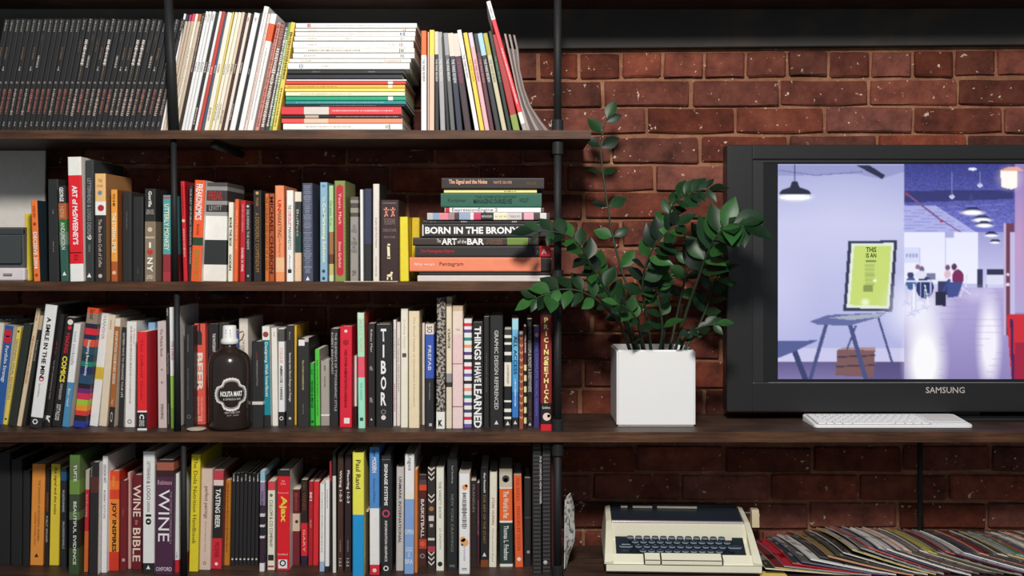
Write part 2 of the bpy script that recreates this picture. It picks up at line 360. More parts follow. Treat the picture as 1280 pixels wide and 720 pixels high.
# --- top shelf: black magazines, three made, the others copied
def top_row():
    protos = []; rnd = random.Random(5)
    def one(x0, x1, dx, yt, label, kind):
        mk = [[(26, 38, .35, '8f8a86'), (50, 64, .3, '5f4c48'), (112, 144, .5, '9a7a70'), (153, 159, .3, '8f8a86')],
              [(24, 40, .35, '8f8a86'), (50, 82, .55, 'd8d0c8'), (84, 100, .2, '8d7a60'), (112, 146, .5, 'b09a90'), (153, 159, .3, '8f8a86')],
              [(26, 40, .3, '8a8682'), (112, 144, .5, '8d5a50'), (153, 159, .3, '8f8a86')],
              [(26, 40, .35, '8a8682'), (60, 74, .25, '7a6050'), (84, 88, .3, 'b0a8a0'), (112, 144, .45, 'a89a90'), (153, 159, .3, '8f8a86')],
              [(26, 38, .3, '9a948e'), (44, 52, .25, '55504e'), (70, 84, .4, 'a8a09a'), (112, 140, .5, 'a06a60'), (153, 159, .3, '8f8a86')]][kind]
        return S(1, x0, x1, yt, dx, .045, '262627', label, marks=mk, icons=[('dot', 0, 104, 3.2, '6f6b68')], d=.205)
    P = 6.9; n = 32; x = 199.5
    for i in range(n):          # from the pipe outwards
        x1 = x-i*P; x0 = x1-P; dx = 33-6*min(i/20, 1)
        lab = f'black-spined magazine with white print, {ORD[i]} from the leaning pipe'
        yt = 23+rnd.uniform(-1.5, 1.5)
        if i < 5: protos.append(one(x0, x1, dx, yt, lab, i)); continue
        src = protos[rnd.choice([0, 1, 1, 3, 4, 2] if i < 18 else [0, 2, 3, 4, 2])]; c = src.copy(); C.objects.link(c); Y = .045
        c.location.x = (PX(x0, Y)+PX(x1, Y))/2; c.rotation_euler[1] = math.atan2(dx*(D+Y)/F, PZ(yt, Y)-ZS[1])
        c['label'] = lab+' '+ROWNAME[1]
        for ch in src.children:
            k = ch.copy(); C.objects.link(k); k.parent = c
    # one blue spine stripe and one brown strip among them
    W1 = 'f2ece6'; CR = 'e9dccb'; TN = 'c9b8a5'
    L = [ # x0, x1, ytop, dx, colour, bands, label, marks
     (200.0, 202.8, 17, 30, W1, (), 'thin white-spined magazine, first beyond the black ones', ()),
     (203.0, 206.3, 18, 30, TN, (), 'tan magazine with a dark navy head', ((28, 150, .3, 'a89684'),)),
     (206.5, 209.6, 18, 30.5, TN, (), 'tan magazine with a magenta head', ((28, 150, .3, 'a89684'),)),
     (209.8, 213.4, 17, 31, TN, (), 'tan magazine with a bright pink head', ((28, 150, .3, 'a89684'),)),
     (213.6, 217.0, 17, 31, CR, (), 'cream magazine with a white head beside the pink-headed one', ((60, 150, .3, 'a89684'),)),
     (217.2, 221.5, 17, 31, TN, (), 'tan magazine with a brown-orange head', ((60, 150, .3, 'a89684'),)),
     (222.0, 225.6, 16, 31, '3b2d2c', (), 'dark brown magazine between tan and white ones', ((20, 90, .5, 'a89a90'),)),
     (225.8, 229.6, 14, 31.5, W1, (), 'white magazine just after the dark brown one', ((18, 26, .4, '777777'), (78, 90, .5, '777777'))),
     (229.8, 233.4, 14, 31.5, W1, (), 'white magazine, second after the dark brown one', ((18, 26, .4, '777777'), (78, 90, .5, '777777'))),
     (233.6, 238.0, 14, 32, W1, (), 'white magazine just before the black one', ((18, 26, .4, '777777'), (78, 90, .5, '777777'))),
     (238.4, 242.0, 15, 32, '2c2c2d', (), 'black magazine among white ones before the red one', ((78, 90, .5, 'c8c0ba'), (135, 155, .5, 'c8c0ba'))),
     (242.2, 245.6, 14, 32, W1, (), 'white magazine between a black and a red one', ((78, 90, .5, '777777'),)),
     (245.8, 250.3, 14, 32, 'b8453c', (), 'red magazine leaning among white ones', ((84, 92, .4, 'e8d0c8'),)),
     (250.6, 254.2, 16, 31, '46566b', (), 'slate blue magazine next to the red one', ((82, 92, .5, 'c8c0ba'),)),
     (254.4, 260.6, 15, 30, CR, (), 'thick cream magazine after the slate blue one', ((80, 90, .5, '9a8d80'), (135, 150, .5, '9a8d80'))),
     (260.9, 262.6, 15, 30, 'e6cd74', (), 'thin pale yellow magazine between cream ones', ()),
     (262.8, 266.8, 15, 31, CR, (), 'cream magazine just after the pale yellow one', ((80, 92, .5, '9a8d80'), (130, 150, .5, '9a8d80'))),
     (267.0, 271.6, 15, 31, CR, (), 'cream magazine, second after the pale yellow one', ((80, 92, .5, '9a8d80'), (130, 150, .5, '9a8d80'))),
     (271.9, 275.4, 15, 31, 'd6c2ac', (), 'beige magazine before a thin dark one', ((80, 92, .5, '6a5d50'), (138, 155, .5, '6a5d50'))),
     (275.7, 278.8, 16, 31, '41302c', (), 'thin dark brown magazine before a pinkish one', ((80, 92, .5, 'c8c0ba'),)),
     (279.0, 283.2, 16, 31, 'e2cfc4', (), 'pinkish cream magazine between two dark ones', ((22, 26, .5, 'a05a50'),)),
     (283.4, 285.8, 17, 31, '2f2c2c', (), 'thin black magazine with white print before the wide white one', ((78, 92, .5, 'd8d0ca'), (130, 150, .5, 'd8d0ca'))),
     (286.0, 293.2, 15.5, 32, W1, (), 'wide white magazine between two black ones', ((22, 26, .4, '888888'),)),
     (293.4, 297.0, 15.5, 32, '27272a', (), 'black magazine just before the tallest white one', ((86, 92, .3, 'c8c0ba'),)),
     (297.2, 303.7, 7.5, 33, W1, (), 'tallest white magazine of the leaning row', ((15, 40, .2, '999999'),)),
     (304.2, 307.6, 17, 31, 'dcc9c0', (), 'thin pinkish magazine after the tallest white one', ((30, 150, .3, '9a6a60'),)),
     (307.8, 315.6, 16.5, 31, 'ebe6e0', (), 'whitish magazine with an orange-red patch near its head', ((60, 150, .25, 'a0a0a0'),)),
     (318.2, 323.2, 28, 28.5, 'cf8d80', (), 'salmon magazine in small coloured print', ((30, 158, .6, '8a4a44'),)),
     (323.4, 330.4, 28, 27.5, '5a4340', (), 'mottled brown magazine in busy white print', ((30, 60, .8, 'b07a70'), (60, 158, .7, 'e0d8d0'))),
     (330.6, 335.2, 28, 27, '33434f', (), 'blue-black magazine in white print', ((34, 158, .7, 'e0d8d0'),)),
     (335.4, 339.4, 28, 25, '6f8f45', (), 'grass green magazine in white print', ((50, 158, .7, 'dfe0c8'),)),
     (339.6, 345.6, 27.5, 24, 'dcc45a', (), 'yellow magazine with black specks ending the leaning row', ((40, 100, .7, '4a4230'), (110, 158, .3, '4a4230'))),
    ]
    heads = {1: (26.5, '25364a', TN), 2: (26.5, 'b0406a', TN), 3: (26.5, 'd94a5c', TN), 4: (24, 'f4eee8', CR), 5: (26.5, 'a8673c', TN)}
    for k, (x0, x1, yt, dx, c, b, lab, mk) in enumerate(L):
        col = c; bb = ()
        if k in heads: y, hc, c2 = heads[k]; col = hc; bb = ((y, c2),)
        if k == 26: bb = ((29, 'd05a35'), (51, 'ebe6e0'))
        S(1, x0, x1, yt, dx, .045, col, lab, b=bb, marks=mk, d=.205)
    # upright journals
    J = [(526.3, 533.2, 38.5, 0, 'dd6a35', ((69, 'f0e9e2'),), 'white journal with an orange head', '222222', 74, 102),
     (534.6, 536.2, 40, 0, 'd8b9a8', (), 'very thin pinkish journal beside the orange-headed one', None, 0, 0),
     (536.4, 542.8, 37.5, .3, 'edc94f', ((69, 'd9b7a2'),), 'tan journal with a yellow head', None, 0, 0),
     (543.6, 548.8, 39.5, -.6, 'cfc3b4', ((68, '2e2c2e'),), 'black journal with a pale head, third of the upright group', 'e8e0da', 74, 102),
     (550.4, 556.8, 40, -4, '9a9b9c', (), 'grey journal, the nearer to the yellow head', 'dedede', 74, 102),
     (563.2, 569.2, 41, -9.5, '8f9294', ((69, '5d5e60'),), 'mid grey journal, the second grey one', 'dedede', 74, 102),
     (557.8, 562.4, 46, -7, '2a2a2c', (), 'narrow black journal between the two grey ones', None, 0, 0),
     (571.0, 578.6, 41, -12, 'cfc3b4', ((70, '2b3040'),), 'navy journal with a pale head', 'e8e0da', 74, 104),
     (581.0, 589.6, 41.5, -17, 'cbbfb4', ((70, '3a2b30'),), 'dark plum journal with a pinkish head', 'a8577a', 74, 104),
     (594.0, 599.4, 37, -23, 'f1ebe5', (), 'white journal leaning over the plum one', '333333', 68, 98),
     (600.4, 606.0, 40.5, -22, 'ecc04a', (), 'golden yellow journal leaning', 'b08a3a', 74, 102),
     (606.6, 612.4, 40.5, -22, 'c5b9c9', ((58, 'd3a5ac'),), 'lilac and pink journal after the yellow one', '8a5a6a', 74, 102),
     (612.8, 618.4, 41.5, -21.5, '2c2c2e', ((66, '57303a'),), 'maroon journal with a black head', 'b98a90', 74, 104),
     (620.0, 626.8, 41, -24, '9cc0d8', ((69, '2a2d30'),), 'black journal with a sky blue head', 'dcd8d4', 74, 103),
     (628.0, 634.0, 41, -25, 'a8a043', ((69, 'b9b296'),), 'olive and stone journal leaning', '6a6a4a', 74, 103),
     (635.2, 640.4, 38.5, -25.5, '23302c', (), 'very dark green journal before the red one', '6a9a7a', 70, 103),
     (641.6, 650.4, 42, -27, '9b2b2e', ((144, '7d9147'),), 'red magazine with a green foot', None, 0, 0)]
    for (x0, x1, yt, dx, c, b, lab, tc, a, z) in J:
        r = S(1, x0, x1, yt, dx, .045, c, lab, b=b, t=[('THE PARIS REVIEW', a, z, .5, tc)] if tc else (), d=.19, name='journal')
    S(1, 653.6, 659.4, .8, -46.5, .040, 'f0ebe6', 'tall slim red magazine with white head leaning steeply', b=((24, 'cf3a41'), (141, 'e3dad4'), (155, '9a9590')), marks=((60, 130, .4, 'f0c0c0'), (4, 20, .3, '666666')), d=.2)
top_row()
# grey magazines slumped against the tall red one
def slumped():
    outer = [(689, 162), (677, 152), (664, 133), (656, 112), (650, 86), (648, 62), (644, 44)]
    inner = [(659, 162), (655, 150), (650, 130), (645, 110), (639.5, 84), (634, 60), (630, 42)]
    lab = ['drooping grey magazine furthest out against the pipe', 'drooping grey magazine, second from the pipe', 'drooping grey magazine, third from the pipe', 'drooping grey magazine, fourth from the pipe', 'drooping grey magazine touching the tall red one']
    cols = ['8d807b', '6d6360', '9a8d88', '5d5553', 'a39690']; N_ = 5
    for k in range(N_):
        Y = .062; 
        def at(u, j):
            a, b_ = outer[j], inner[j]; return W(a[0]+(b_[0]-a[0])*u, min(a[1], 161.5)+(b_[1]-a[1])*u, Y)
        top_ = 7-[0, 1, 0, 1, 0][k]
        L_ = [at(k/N_, j) for j in range(top_)]; R_ = [at((k+.97)/N_, j) for j in range(top_)]
        L_[0].z = R_[0].z = ZS[1]+.0006
        o = thing('magazine', lab[k]+' on the top shelf', 'magazine', L_[0], group='grey magazines slumped against the pipe'); o0 = L_[0]
        A_ = [(p.x-o0.x, p.z-o0.z) for p in L_]; B_ = [(p.x-o0.x, p.z-o0.z) for p in R_]
        mid = [(a[0]*.8+b_[0]*.2, a[1]*.8+b_[1]*.2) for a, b_ in zip(A_, B_)]
        MB().prism(mid+B_[::-1], 'y', .0012*(k % 2), .20).build('pages', mat(cols[k], .7, .1, .12, 40), o); MB().prism(A_+mid[::-1], 'y', -.001, .205).build('cover', mat('565050', .5, .3, .2, 25), o)
slumped()

def H(x0, x1, y0, y1, Y, z0, col, label, cat, t=(), b=(), hard=0, d=.2, marks=(), yaw=0.0, side=None, shelf='second'):
    """one lying book, spine to the front, on height z0; returns the height of its top"""
    X0, X1 = PX(x0, Y), PX(x1, Y); th = (y1-y0)*(D+Y)/F-(.0010 if cat == 'magazine' else .0003); Ln = X1-X0
    mk = lambda c: c if not isinstance(c, str) else mat(c, .5)
    fx = lambda x: max(0, min(1, (PX(x, Y)-X0)/Ln))
    segs = [(0, mk(col))]+[(fx(x), mk(c)) for x, c in b]
    root = make_book(cat, label, 'stack on the %s shelf' % shelf, (X1, Y, z0+th/2), (0, R(-90), 0), th, Ln, d, segs, mk(side) if side else None, hard, PAPER, cat)
    root.rotation_euler = (0, R(-90), 0)
    if cat == 'magazine': root.location.y += (len(label)*7 % 5)*.0009
    for q in t:
        body, xa, xb, wf, c = q[:5]; bold = q[5] if len(q) > 5 else 0; yo = q[6] if len(q) > 6 else 0
        lettering(body, root, (-th*wf/2+yo*th, th*wf/2+yo*th, Ln*(1-fx(xb)), Ln*(1-fx(xa))), c, 'down', bold)
    if marks: dash_marks(root, th, Ln, fx, marks)
    return z0+th+(.0010 if cat == 'magazine' else .0003)
def stack_top():
    z = ZS[1]+.0002
    G = 'b5aaa0'
    rows = [ # bottom to top: x0 x1 y0 y1 colour bands marks label
     (353, 503.5, 161.5, 164, 'f0e9e2', (), (), 'thin white magazine lowest in the flat stack'),
     (354, 503, 153.5, 161.5, 'ece5dc', (), ((382, 440, .3, G), (482, 487, .9, '8a7a60')), 'cream-white magazine with small tan square, second in the flat stack'),
     (352, 503, 147, 153.5, 'd8504c', ((380, 'd9b8a0'), (410, 'dd8a6c')), (), 'red and salmon magazine with a pale patch in the flat stack'),
     (352, 502, 143, 147, '2b2a2b', ((381, 'b5aaa2'), (398, '2b2a2b')), ((420, 498, .4, 'a8a09a'),), 'black magazine with a pale patch low in the flat stack'),
     (352, 501.5, 132.5, 143, 'cf3b42', ((380, 'cfc5be'), (411, 'd13f46')), ((415, 490, .2, 'f0c0c0'),), 'crimson magazine with a white patch in the flat stack'),
     (357, 506, 130, 132.5, '2c2c2e', (), ((400, 470, .3, 'a8a09a'),), 'thin black magazine under the teal one'),
     (357, 507, 125, 130, '2a8088', (), ((370, 480, .2, '9ac8c8'),), 'teal magazine in the flat stack'),
     (357, 507, 119.5, 125, '1f9a72', ((485, 'dfe8e0'), (491, '1f9a72')), (), 'emerald green magazine in the flat stack'),
     (357, 506, 114, 119.5, 'e3ddc0', (), ((375, 440, .3, 'a0a070'),), 'pale cream magazine resting on the green one'),
     (356, 506, 109.5, 114, 'e6d36a', (), (), 'lemon yellow magazine in the flat stack'),
     (356, 506, 104.8, 109.5, 'efab4e', ((485, 'f0e0d0'), (490, 'efab4e')), ((360, 420, .3, '9a6a3a'),), 'orange-yellow magazine in the flat stack'),
     (357, 507, 100.8, 104.8, 'd9463e', ((485, 'f0e0d8'), (491, 'd9463e')), (), 'vermilion magazine in the flat stack'),
     (358, 508, 98.5, 100.8, 'e9d8d8', (), (), 'thin pinkish white magazine under the black ones in the flat stack'),
     (359, 503, 92.2, 98.5, '2a2b31', (), (), 'navy-black magazine on the coloured ones in the flat stack'),
     (359, 505, 86.4, 92.2, '2b2b2c', (), ((390, 400, .3, '777777'), (460, 468, .3, '888888')), 'black magazine just under the white ones in the flat stack'),
     (360, 512, 78, 86.4, 'efe9e2', (), ((374, 379, .8, '6a86a0'), (402, 412, .3, G)), 'thick white magazine lowest of the white ones in the flat stack'),
     (361.5, 513.5, 72.8, 78, 'ece4dc', (), ((376, 390, .3, G), (480, 500, .5, 'b59a7a')), 'whitish magazine with a tan mark, second of the white ones'),
     (366, 518, 65.8, 72.8, 'efe8e0', (), ((380, 395, .3, G), (500, 505, .8, '8a8a94')), 'white magazine with a grey mark, third of the white ones'),
     (367, 518, 59.6, 65.8, 'ebe3da', (), ((385, 450, .3, '6a5a54'), (499, 505, .8, '5a6070')), 'white magazine with a slate mark, fourth of the white ones'),
     (366, 516.5, 51, 59.6, 'efe9e2', (), ((384, 396, .25, G), (486, 492, .5, G), (499, 504, .7, '9a8a8a')), 'thickest white magazine in the middle of the white ones'),
     (368, 518.5, 44.8, 51, 'ece5dd', (), ((384, 396, .3, G), (432, 440, .4, G), (501, 506, .8, 'a0a0a0')), 'white magazine resting on the thickest white one'),
     (369, 519, 39.2, 44.8, 'f0e9e2', (), ((384, 480, .25, G), (500, 506, .8, '4a5a80')), 'white magazine with a blue mark at one end'),
     (369, 519.5, 35, 39.2, 'ece4da', (), ((384, 396, .3, G), (502, 507, .8, 'c88a3a')), 'white magazine with an orange mark, second from the stack top'),
     (370, 521, 28.4, 35, 'f1ebe4', (), ((384, 388, .8, 'a84040'), (392, 480, .25, G)), 'white magazine with a red mark topping the flat stack')]
    tot = rows[0][3]-rows[-1][2]
    k_ = (PZ(28.4, .03)-ZS[1])/(sum((r[3]-r[2]) for r in rows)*(D+.03)/F)
    for x0, x1, y0, y1, c, b, mk, lab in rows:
        y1 = y0+(y1-y0)*k_
        z = H(x0, x1, y0, y1, .03, z, c, lab+' (top shelf)', 'magazine', b=b, marks=mk, d=.27 if x0 > 359 else .25, shelf='top')
stack_top()

# --- second shelf
def second_row():
    def A(*a, **k): return S(2, *a, **k)
    A(31.5, 41.6, 267, -1, .12, 'e3c53c', 'thin bright yellow hardback next to the grey-screened device', d=.13)
    A(42, 50, 250.5, -3.8, .05, 'ee7638', 'orange paperback with white and red print', side='27343c', t=[('DOUBLE VIEWS', 257, 272, .45, 'a83a20'), ('DECISIVE 2004', 290, 336, .6, 'f2e0d8', 'down', .02)], icons=[('dot', 0, 280, 4, 'b02a20'), ('dot', 0, 344, 4, 'a83a20')])
    A(60.5, 74, 224, -1.2, .055, '2a2b2c', 'tall black hardback between orange and green-footed books', marks=((262, 268, .1, '888888'), (302, 314, .1, '8a7a50')), hard=1)
    A(76.0, 86, 232, -4.5, .035, '2a2b2c', 'photographic green paperback with a rust band and black head', b=((254, 'a55a30'), (274, '2e6a34'), (290, '5f7a62'), (306, '32584c')), t=[('GEORGE', 234, 252, .5, 'f0e8e0', 'down', .02), ('HERB', 258, 272, .5, 'd0a080'), ('AND', 278, 290, .5, 'e8e8e0'), ('LINCOLN', 291, 312, .5, 'e8e8e0')], icons=[('tri', 0, 342, 5, 'dfe8e4')])
    A(87.2, 104.4, 196, -3.2, .035, 'ebe2da', 'tall white hardback with a wide red jacket band', b=((219, 'd8202c'), (330, 'ece4dd')), t=[("ART of McSWEENEY'S", 232, 306, .40, 'f6eeea', 'down', .03), ('Ed.', 319, 327, .3, '7a1018')], icons=[('bar', 0, 316, 1.2, '5a0c14')], hard=1, side='ded5cc')
    A(106.2, 117.2, 200.5, 0, .05, '35393b', 'charcoal hardback with stretched grey title beside the red-banded one', t=[('LETTERHEAD & LOGO DESIGN', 223, 296, .42, '93999b'), ('9', 294, 300, .5, 'e8e4e0'), ('ROCKPORT', 306, 315, .2, '9a9a9a')], icons=[('tri', 0, 344, 5.5, 'e8e4e0')], hard=1)
    A(118.6, 132.4, 217, -.6, .035, 'e6b478', 'brown book with tan head and round red motif', b=((252, 'efe6dd'), (269, '2f2827')), t=[('The Blue Bottle Craft of Coffee', 274, 334, .30, 'c0b8b0'), ('THE', 224, 228, .4, '7a6040', 'right'), ('KITCHEN', 231, 234, .5, '7a6040', 'right')], icons=[('dot', 0, 241, 5.5, '5f8aa0'), ('dot', .08, 260, 8, 'b0282e'), ('dot', 0, 345, 5, 'b8b0a8')], side='a5764a', hard=1)
    A(133.2, 137.6, 268, 0, .07, 'd8cfc8', 'thin off-white booklet beside the tan-headed brown book')
    A(138.8, 146.8, 237, -.4, .04, 'eb9a42', 'orange-yellow paperback with brown foot', b=((327, 'a8562c'),), t=[('YOU & ME', 242, 258, .4, '5a3018', 'down', .02), ('THE ETERNAL SMILE', 266, 316, .62, 'f3e2c4', 'down', .02)], icons=[('dot', 0, 341, 5, 'd8b090')], side='8a4c26')
    A(152.5, 164.5, 240, 0, .06, '2c2c2d', 'plain black book beside the orange-yellow one', marks=((265, 286, .08, '777777'),), hard=1)
    A(165.5, 179.5, 246, 0, .07, '2a2b2c', 'plain black book before the one with a heart', hard=1, marks=((335, 342, .1, '666666'),))
    A(180.6, 194.4, 236, .2, .04, '2b2a2a', 'taupe book with black head and a small red heart', b=((277, '83735f'),), t=[('Gorilla', 239, 259, .3, 'e8e0d8', 'down', .02), ('DELUXE\nEDITION', 262, 268, .7, 'b8b0a8', 'right'), ('I', 303, 310, .18, 'f0e8e0', 'right', .03), ('N', 322, 330, .5, 'f0e8e0', 'down', .03), ('Y', 331, 340, .5, 'f0e8e0', 'down', .03), ('GREEN\nBOOKS', 344, 349, .6, 'e0d8d0', 'right')], icons=[('heart', 0, 315.5, 8, 'c03028'), ('dot', 0, 287, 6, 'c8b8a4'), ('bar', 0, 297, 2.5, 'b8a894')])
    A(203.2, 213.2, 244, .3, .04, '4f9a9c', 'teal paperback with cream letters and maroon foot', b=((318, '8c2f38'), (340, 'a03440')), t=[('UTTERLY MONKEY', 255, 313, .6, 'dfe0c6', 'down', .01)], icons=[('bar', 0, 247, 2.5, 'b84a54')])
    A(229, 234.4, 226.5, -3.8, .045, 'c2242e', 'thin red hardback leaning on a black one', marks=((232, 268, .35, '8a1820'), (286, 320, .45, 'd89a90')), icons=[('dot', 0, 276, 4, 'd0b8a0')], hard=1, side='a01c26')
    A(235.2, 240, 232, .8, .05, '2b2d31', 'narrow blue-black book with small white title between red and orange ones', t=[('THE ART OF PUBLIC SPEAKING, WRITING', 236, 330, .5, 'b8b8bc')])
    A(237.8, 251.2, 225, 5.4, .03, 'ef5a30', 'bright orange book with white title and green band', b=((297, '27422a'), (307, 'ef5a30')), t=[('FREAKONOMICS', 230, 275, .62, 'f4e8e0', 'down', .02), ('REVISED AND EXPANDED', 280, 294, .25, 'b03018'), ('STEVEN LEVITT', 312, 350, .5, '6a8a30')], hard=1, side='d8cfc8')
    r = A(253.4, 282.6, 228, 1.8, .05, '4b4a4b', 'wide box-like book with grey head, white waist and dark band', b=((233, '8d8a88'), (238, '3a3536'), (251, '8d8a88'), (256, '2f2d2e'), (265, '9a9694'), (270, 'e6e0da'), (300, '2b2e30'), (331, 'dfd8d0')), t=[('FREAK', 239, 250, .6, 'a83028', 'right', .02), ('LEVITT', 257, 263, .55, '9a9a9a', 'right')], hard=1)
    A(284.6, 290.6, 253, 1, .045, 'e6dcc8', 'narrow cream paperback with black typed title', t=[('BONE THE BOX', 272, 308, .55, '2a2522', 'down', .03), ('GODIN', 318, 338, .55, '2a2522', 'down', .03)])
    A(292, 297, 249, 1.6, .05, 'dc6034', 'narrow orange paperback', t=[('OUTLIERS OF', 262, 312, .4, 'f0b090')])
    A(299.6, 305.8, 251, 1, .045, 'b5242f', 'dark red paperback with white author name', t=[('DANIEL H. PINK', 310, 340, .45, 'eec8c4', 'down', .02)], marks=((256, 290, .35, 'd08088'),))
    A(306.6, 313.8, 255, -.4, .05, '2d2b2c', 'narrow black book in small white print beside the dark red one', t=[('DELIVERING THE NEWS', 262, 312, .4, 'c8c0ba')], icons=[('dot', 0, 258, 3, 'c8c0ba'), ('dot', 0, 345, 3, '999999')])
    A(316.8, 327, 238, -.4, .05, '2b2827', 'black book with gold star and gold title', t=[('WAR', 247, 258, .35, 'a08050'), ('A DISORDERLY COMPENDIUM', 266, 340, .45, '9a7440')], icons=[('dot', 0, 241.5, 4, 'b8965a')])
    A(331.2, 336, 242, 0, .045, 'c26a30', 'narrow burnt orange book, first of the two', t=[('THE COURAGE AND LEGACY OF A GOLD', 246, 338, .6, '4a2814')])
    A(336.2, 343, 242, 0, .045, 'a04c2a', 'rust book with chunky dark letters next to the burnt orange one', t=[('MICHAEL CHABON', 246, 342, .7, '3a1c14', 'down', .02)])
    A(344, 355.4, 232, -.6, .035, 'ee8c62', 'peach-orange book with split red and dark title', b=((322, 'e8b48c'), (340, 'e9915f')), t=[('UN', 250, 263, .42, 'c02a20', 'down', .03), ('MARKETING', 264, 297, .42, '5a2c20'), ('Stop Marketing Start', 298, 322, .3, 'b05a3a')], hard=1, side='d07c52')
    A(357.8, 366.6, 238, 0, .035, 'ece4dc', 'white book with red and black stretched title', t=[('THE', 256, 262, .45, '2a2625'), ('CHECKLIST', 263, 283, .45, 'c03038', 'down', .01), ('MANIFESTO', 284, 312, .45, '2a2625'), ('Atul', 318, 336, .25, '8a8480')], icons=[('sq', 0, 339, 4.5, '2b2b2b')], hard=1, side='d8cdbf')
    A(367.4, 376.6, 240, 0, .06, 'ddd2c2', 'book with cream head, dark green waist and tan foot', b=((252, '2c3332'), (290, '25443f'), (316, 'd8b99a')), t=[('Buffett', 262, 296, .3, 'b8b8b0')])
    A(378.2, 391.4, 229, -.8, .035, '474d5f', 'slate blue book covered in tiny pale lettering', marks=((232, 342, .8, '7c8090'),), icons=[('tri', 0, 348, 5, 'e0dcd8')], hard=1)
    A(400, 409.2, 228, 0, .035, '84a8bf', 'light blue book with pale yellow title', t=[('co', 231, 234, .5, '44607a'), ('The', 246, 252, .35, 'e8e0a0'), ('Co-Marketing Solution', 254, 328, .52, 'efe6a4', 'down', .02)], icons=[('dot', 0, 339, 4, '33404e'), ('dot', 0, 348, 4, '33404e')], side='6e93ac')
    A(411.2, 417, 232, -.3, .05, 'a9c795', 'narrow pale green book with photographic foot', b=((290, '9a6a48'), (318, '6f4030'), (330, 'c0b070'), (344, 'c8d0a8')), t=[('Green Co', 251, 282, .55, '4a6a3c')])
    A(418.2, 432.2, 226, -.6, .035, '7f8a4a', 'olive-bordered book with a long red rounded panel', marks=(), hard=1, side='86895a')
    A(437.6, 447.8, 246, 0, .045, '57534c', 'grey book with ornate marbled head', b=((250, '8b857a'), (254, '4a463f'), (260, '8f897e'), (266, '4b473f'), (271, '8f8b86')), t=[('OLD\nWORLD', 281, 291, .7, '45413d', 'right'), ('THE\nDIVERSE\nAND\nPURSUE', 297, 316, .75, '45413d', 'right'), ('SM', 338, 345, .5, '3c3936', 'right')])
    A(450.4, 454.2, 237, -.6, .05, 'e9e3de', 'very thin white book beside the marbled-head one')
    A(455, 464.8, 236, 0, .06, '343a52', 'navy book with a black lower half', b=((305, '2a2b2d'),), hard=1)
    A(466, 474.2, 230, 0, .045, 'd8d0c6', 'pale stone book with small print and dark edge', t=[('Graphic Style: From Victorian', 272, 310, .35, '6a6460')], marks=((320, 344, .2, '8a8480'),), hard=1, side='25262a')
    A(475.2, 498.8, 250, 0, .03, '362526', 'wide dark brown book with tiny dancing figures and a pale bone', t=[('EXTRAORDINARY', 253, 255, .7, 'a08880', 'right'), ('THE CHICKEN WHO', 273, 281, .6, '8a7672', 'right'), ('STAYED AT HOME', 286, 290, .7, '8a7672', 'right'), ('AND OTHER', 295, 298, .6, '8a7672', 'right')], hard=1)
    A(498.4+1.2, 511.2, 271, -1.4, .06, 'e9cf3a', 'yellow hardback standing against the brown bone-marked book', hard=1, d=.13)
    A(512.4, 518.4, 273, 0, .17, 'cdb42c', 'deep yellow hardback standing behind the lying stack', hard=1, d=.11) if 0 else None
second_row()
def details_second():
    for o in list(C.objects):
        l = o.get('label') or ''
        if l.startswith('olive-bordered'):
            Y = .035; w = (PX(432.2, Y)-PX(418.2, Y)); s = (D+Y)/F; a = 7.6*s/2-.0004+.003; n = 10; cz = ZS[2]
            z0 = cz and (PZ(345, Y)-ZS[2]); z1 = PZ(231, Y)-ZS[2]
            hw = w*.31; pts = [(hw*math.cos(math.pi*k/n), z1-hw+hw*math.sin(math.pi*k/n)) for k in range(n+1)]+[(-hw*math.cos(math.pi*k/n), z0+hw-hw*math.sin(math.pi*k/n)) for k in range(n+1)]
            MB().add([(x, -.0006, z) for x, z in pts], [tuple(range(len(pts)))]).build('red_panel', mat('b3263a'), o)
            lettering("Yours, Mark", o, (-hw*.45, hw*.45, z0+.12, z1-.02), 'efc8b8', 'down', 0, -.0010)
            lettering("Simon Garfunkel", o, (-hw*.4, hw*.4, z0+.02, z0+.08), 'efc8b8', 'down', 0, -.0010)
            mb = MB()
            for k in range(24):
                z = z0+.004+k*.0088
                for sx in (-1, 1): mb.add([(sx*(hw+.0012), -.0006, z), (sx*(hw+.0032), -.0006, z+.003), (sx*(hw+.0012), -.0006, z+.006)], [(0, 1, 2)])
            mb.build('border_print', mat('a8564a'), o)
        if l.startswith('wide dark brown book'):
            Y = .03; f = lambda py: PZ(py, Y)-ZS[2]
            m = mat('d88a78'); bone = mat('e6d6b0'); mb = MB()
            def limb(x0, y0, x1, y1, r, mi=0):
                s = (D+Y)/F; a = Vector((x0*s, y0)); 
                p = Vector((x0*s, 0, f(y0))); q = Vector((x1*s, 0, f(y1))); t = (q-p).normalized(); nn = Vector((-t.z, 0, t.x))*r*s
                mb.add([(v.x, -.0008, v.z) for v in (p+nn, p-nn, q-nn, q+nn)], [(0, 1, 2, 3)], mi)
            for sx in (-1, 1):
                c = sx*4.2
                limb(c, 262, c, 267, 1.2); limb(c, 266.5, c-2, 271, .7); limb(c, 266.5, c+2, 270.5, .7); limb(c, 263.5, c-sx*3.6, 262, .6); limb(c, 263.5, c+sx*3, 261.5, .6); limb(c-1, 260.5, c+1, 260.5, 1.2)
            for (a, b_, c, d_, r) in ((-1, 307, -.4, 322, 1.6), (-2, 306, 1, 307, 1.7), (-2.4, 322, 1.4, 322, 1.5)): limb(a-.5, b_, c-.5, d_, r, 1)
            for (a, b_, c, d_, r) in ((-3, 345, 3, 344, 1.6), (2, 343, 3, 340, 1.3), (-2.4, 345, -2.6, 350, .8), (2.2, 345, 2.6, 350, .8)): limb(a, b_, c, d_, r, 1)
            mb.build('print', [m, bone], o)
details_second()
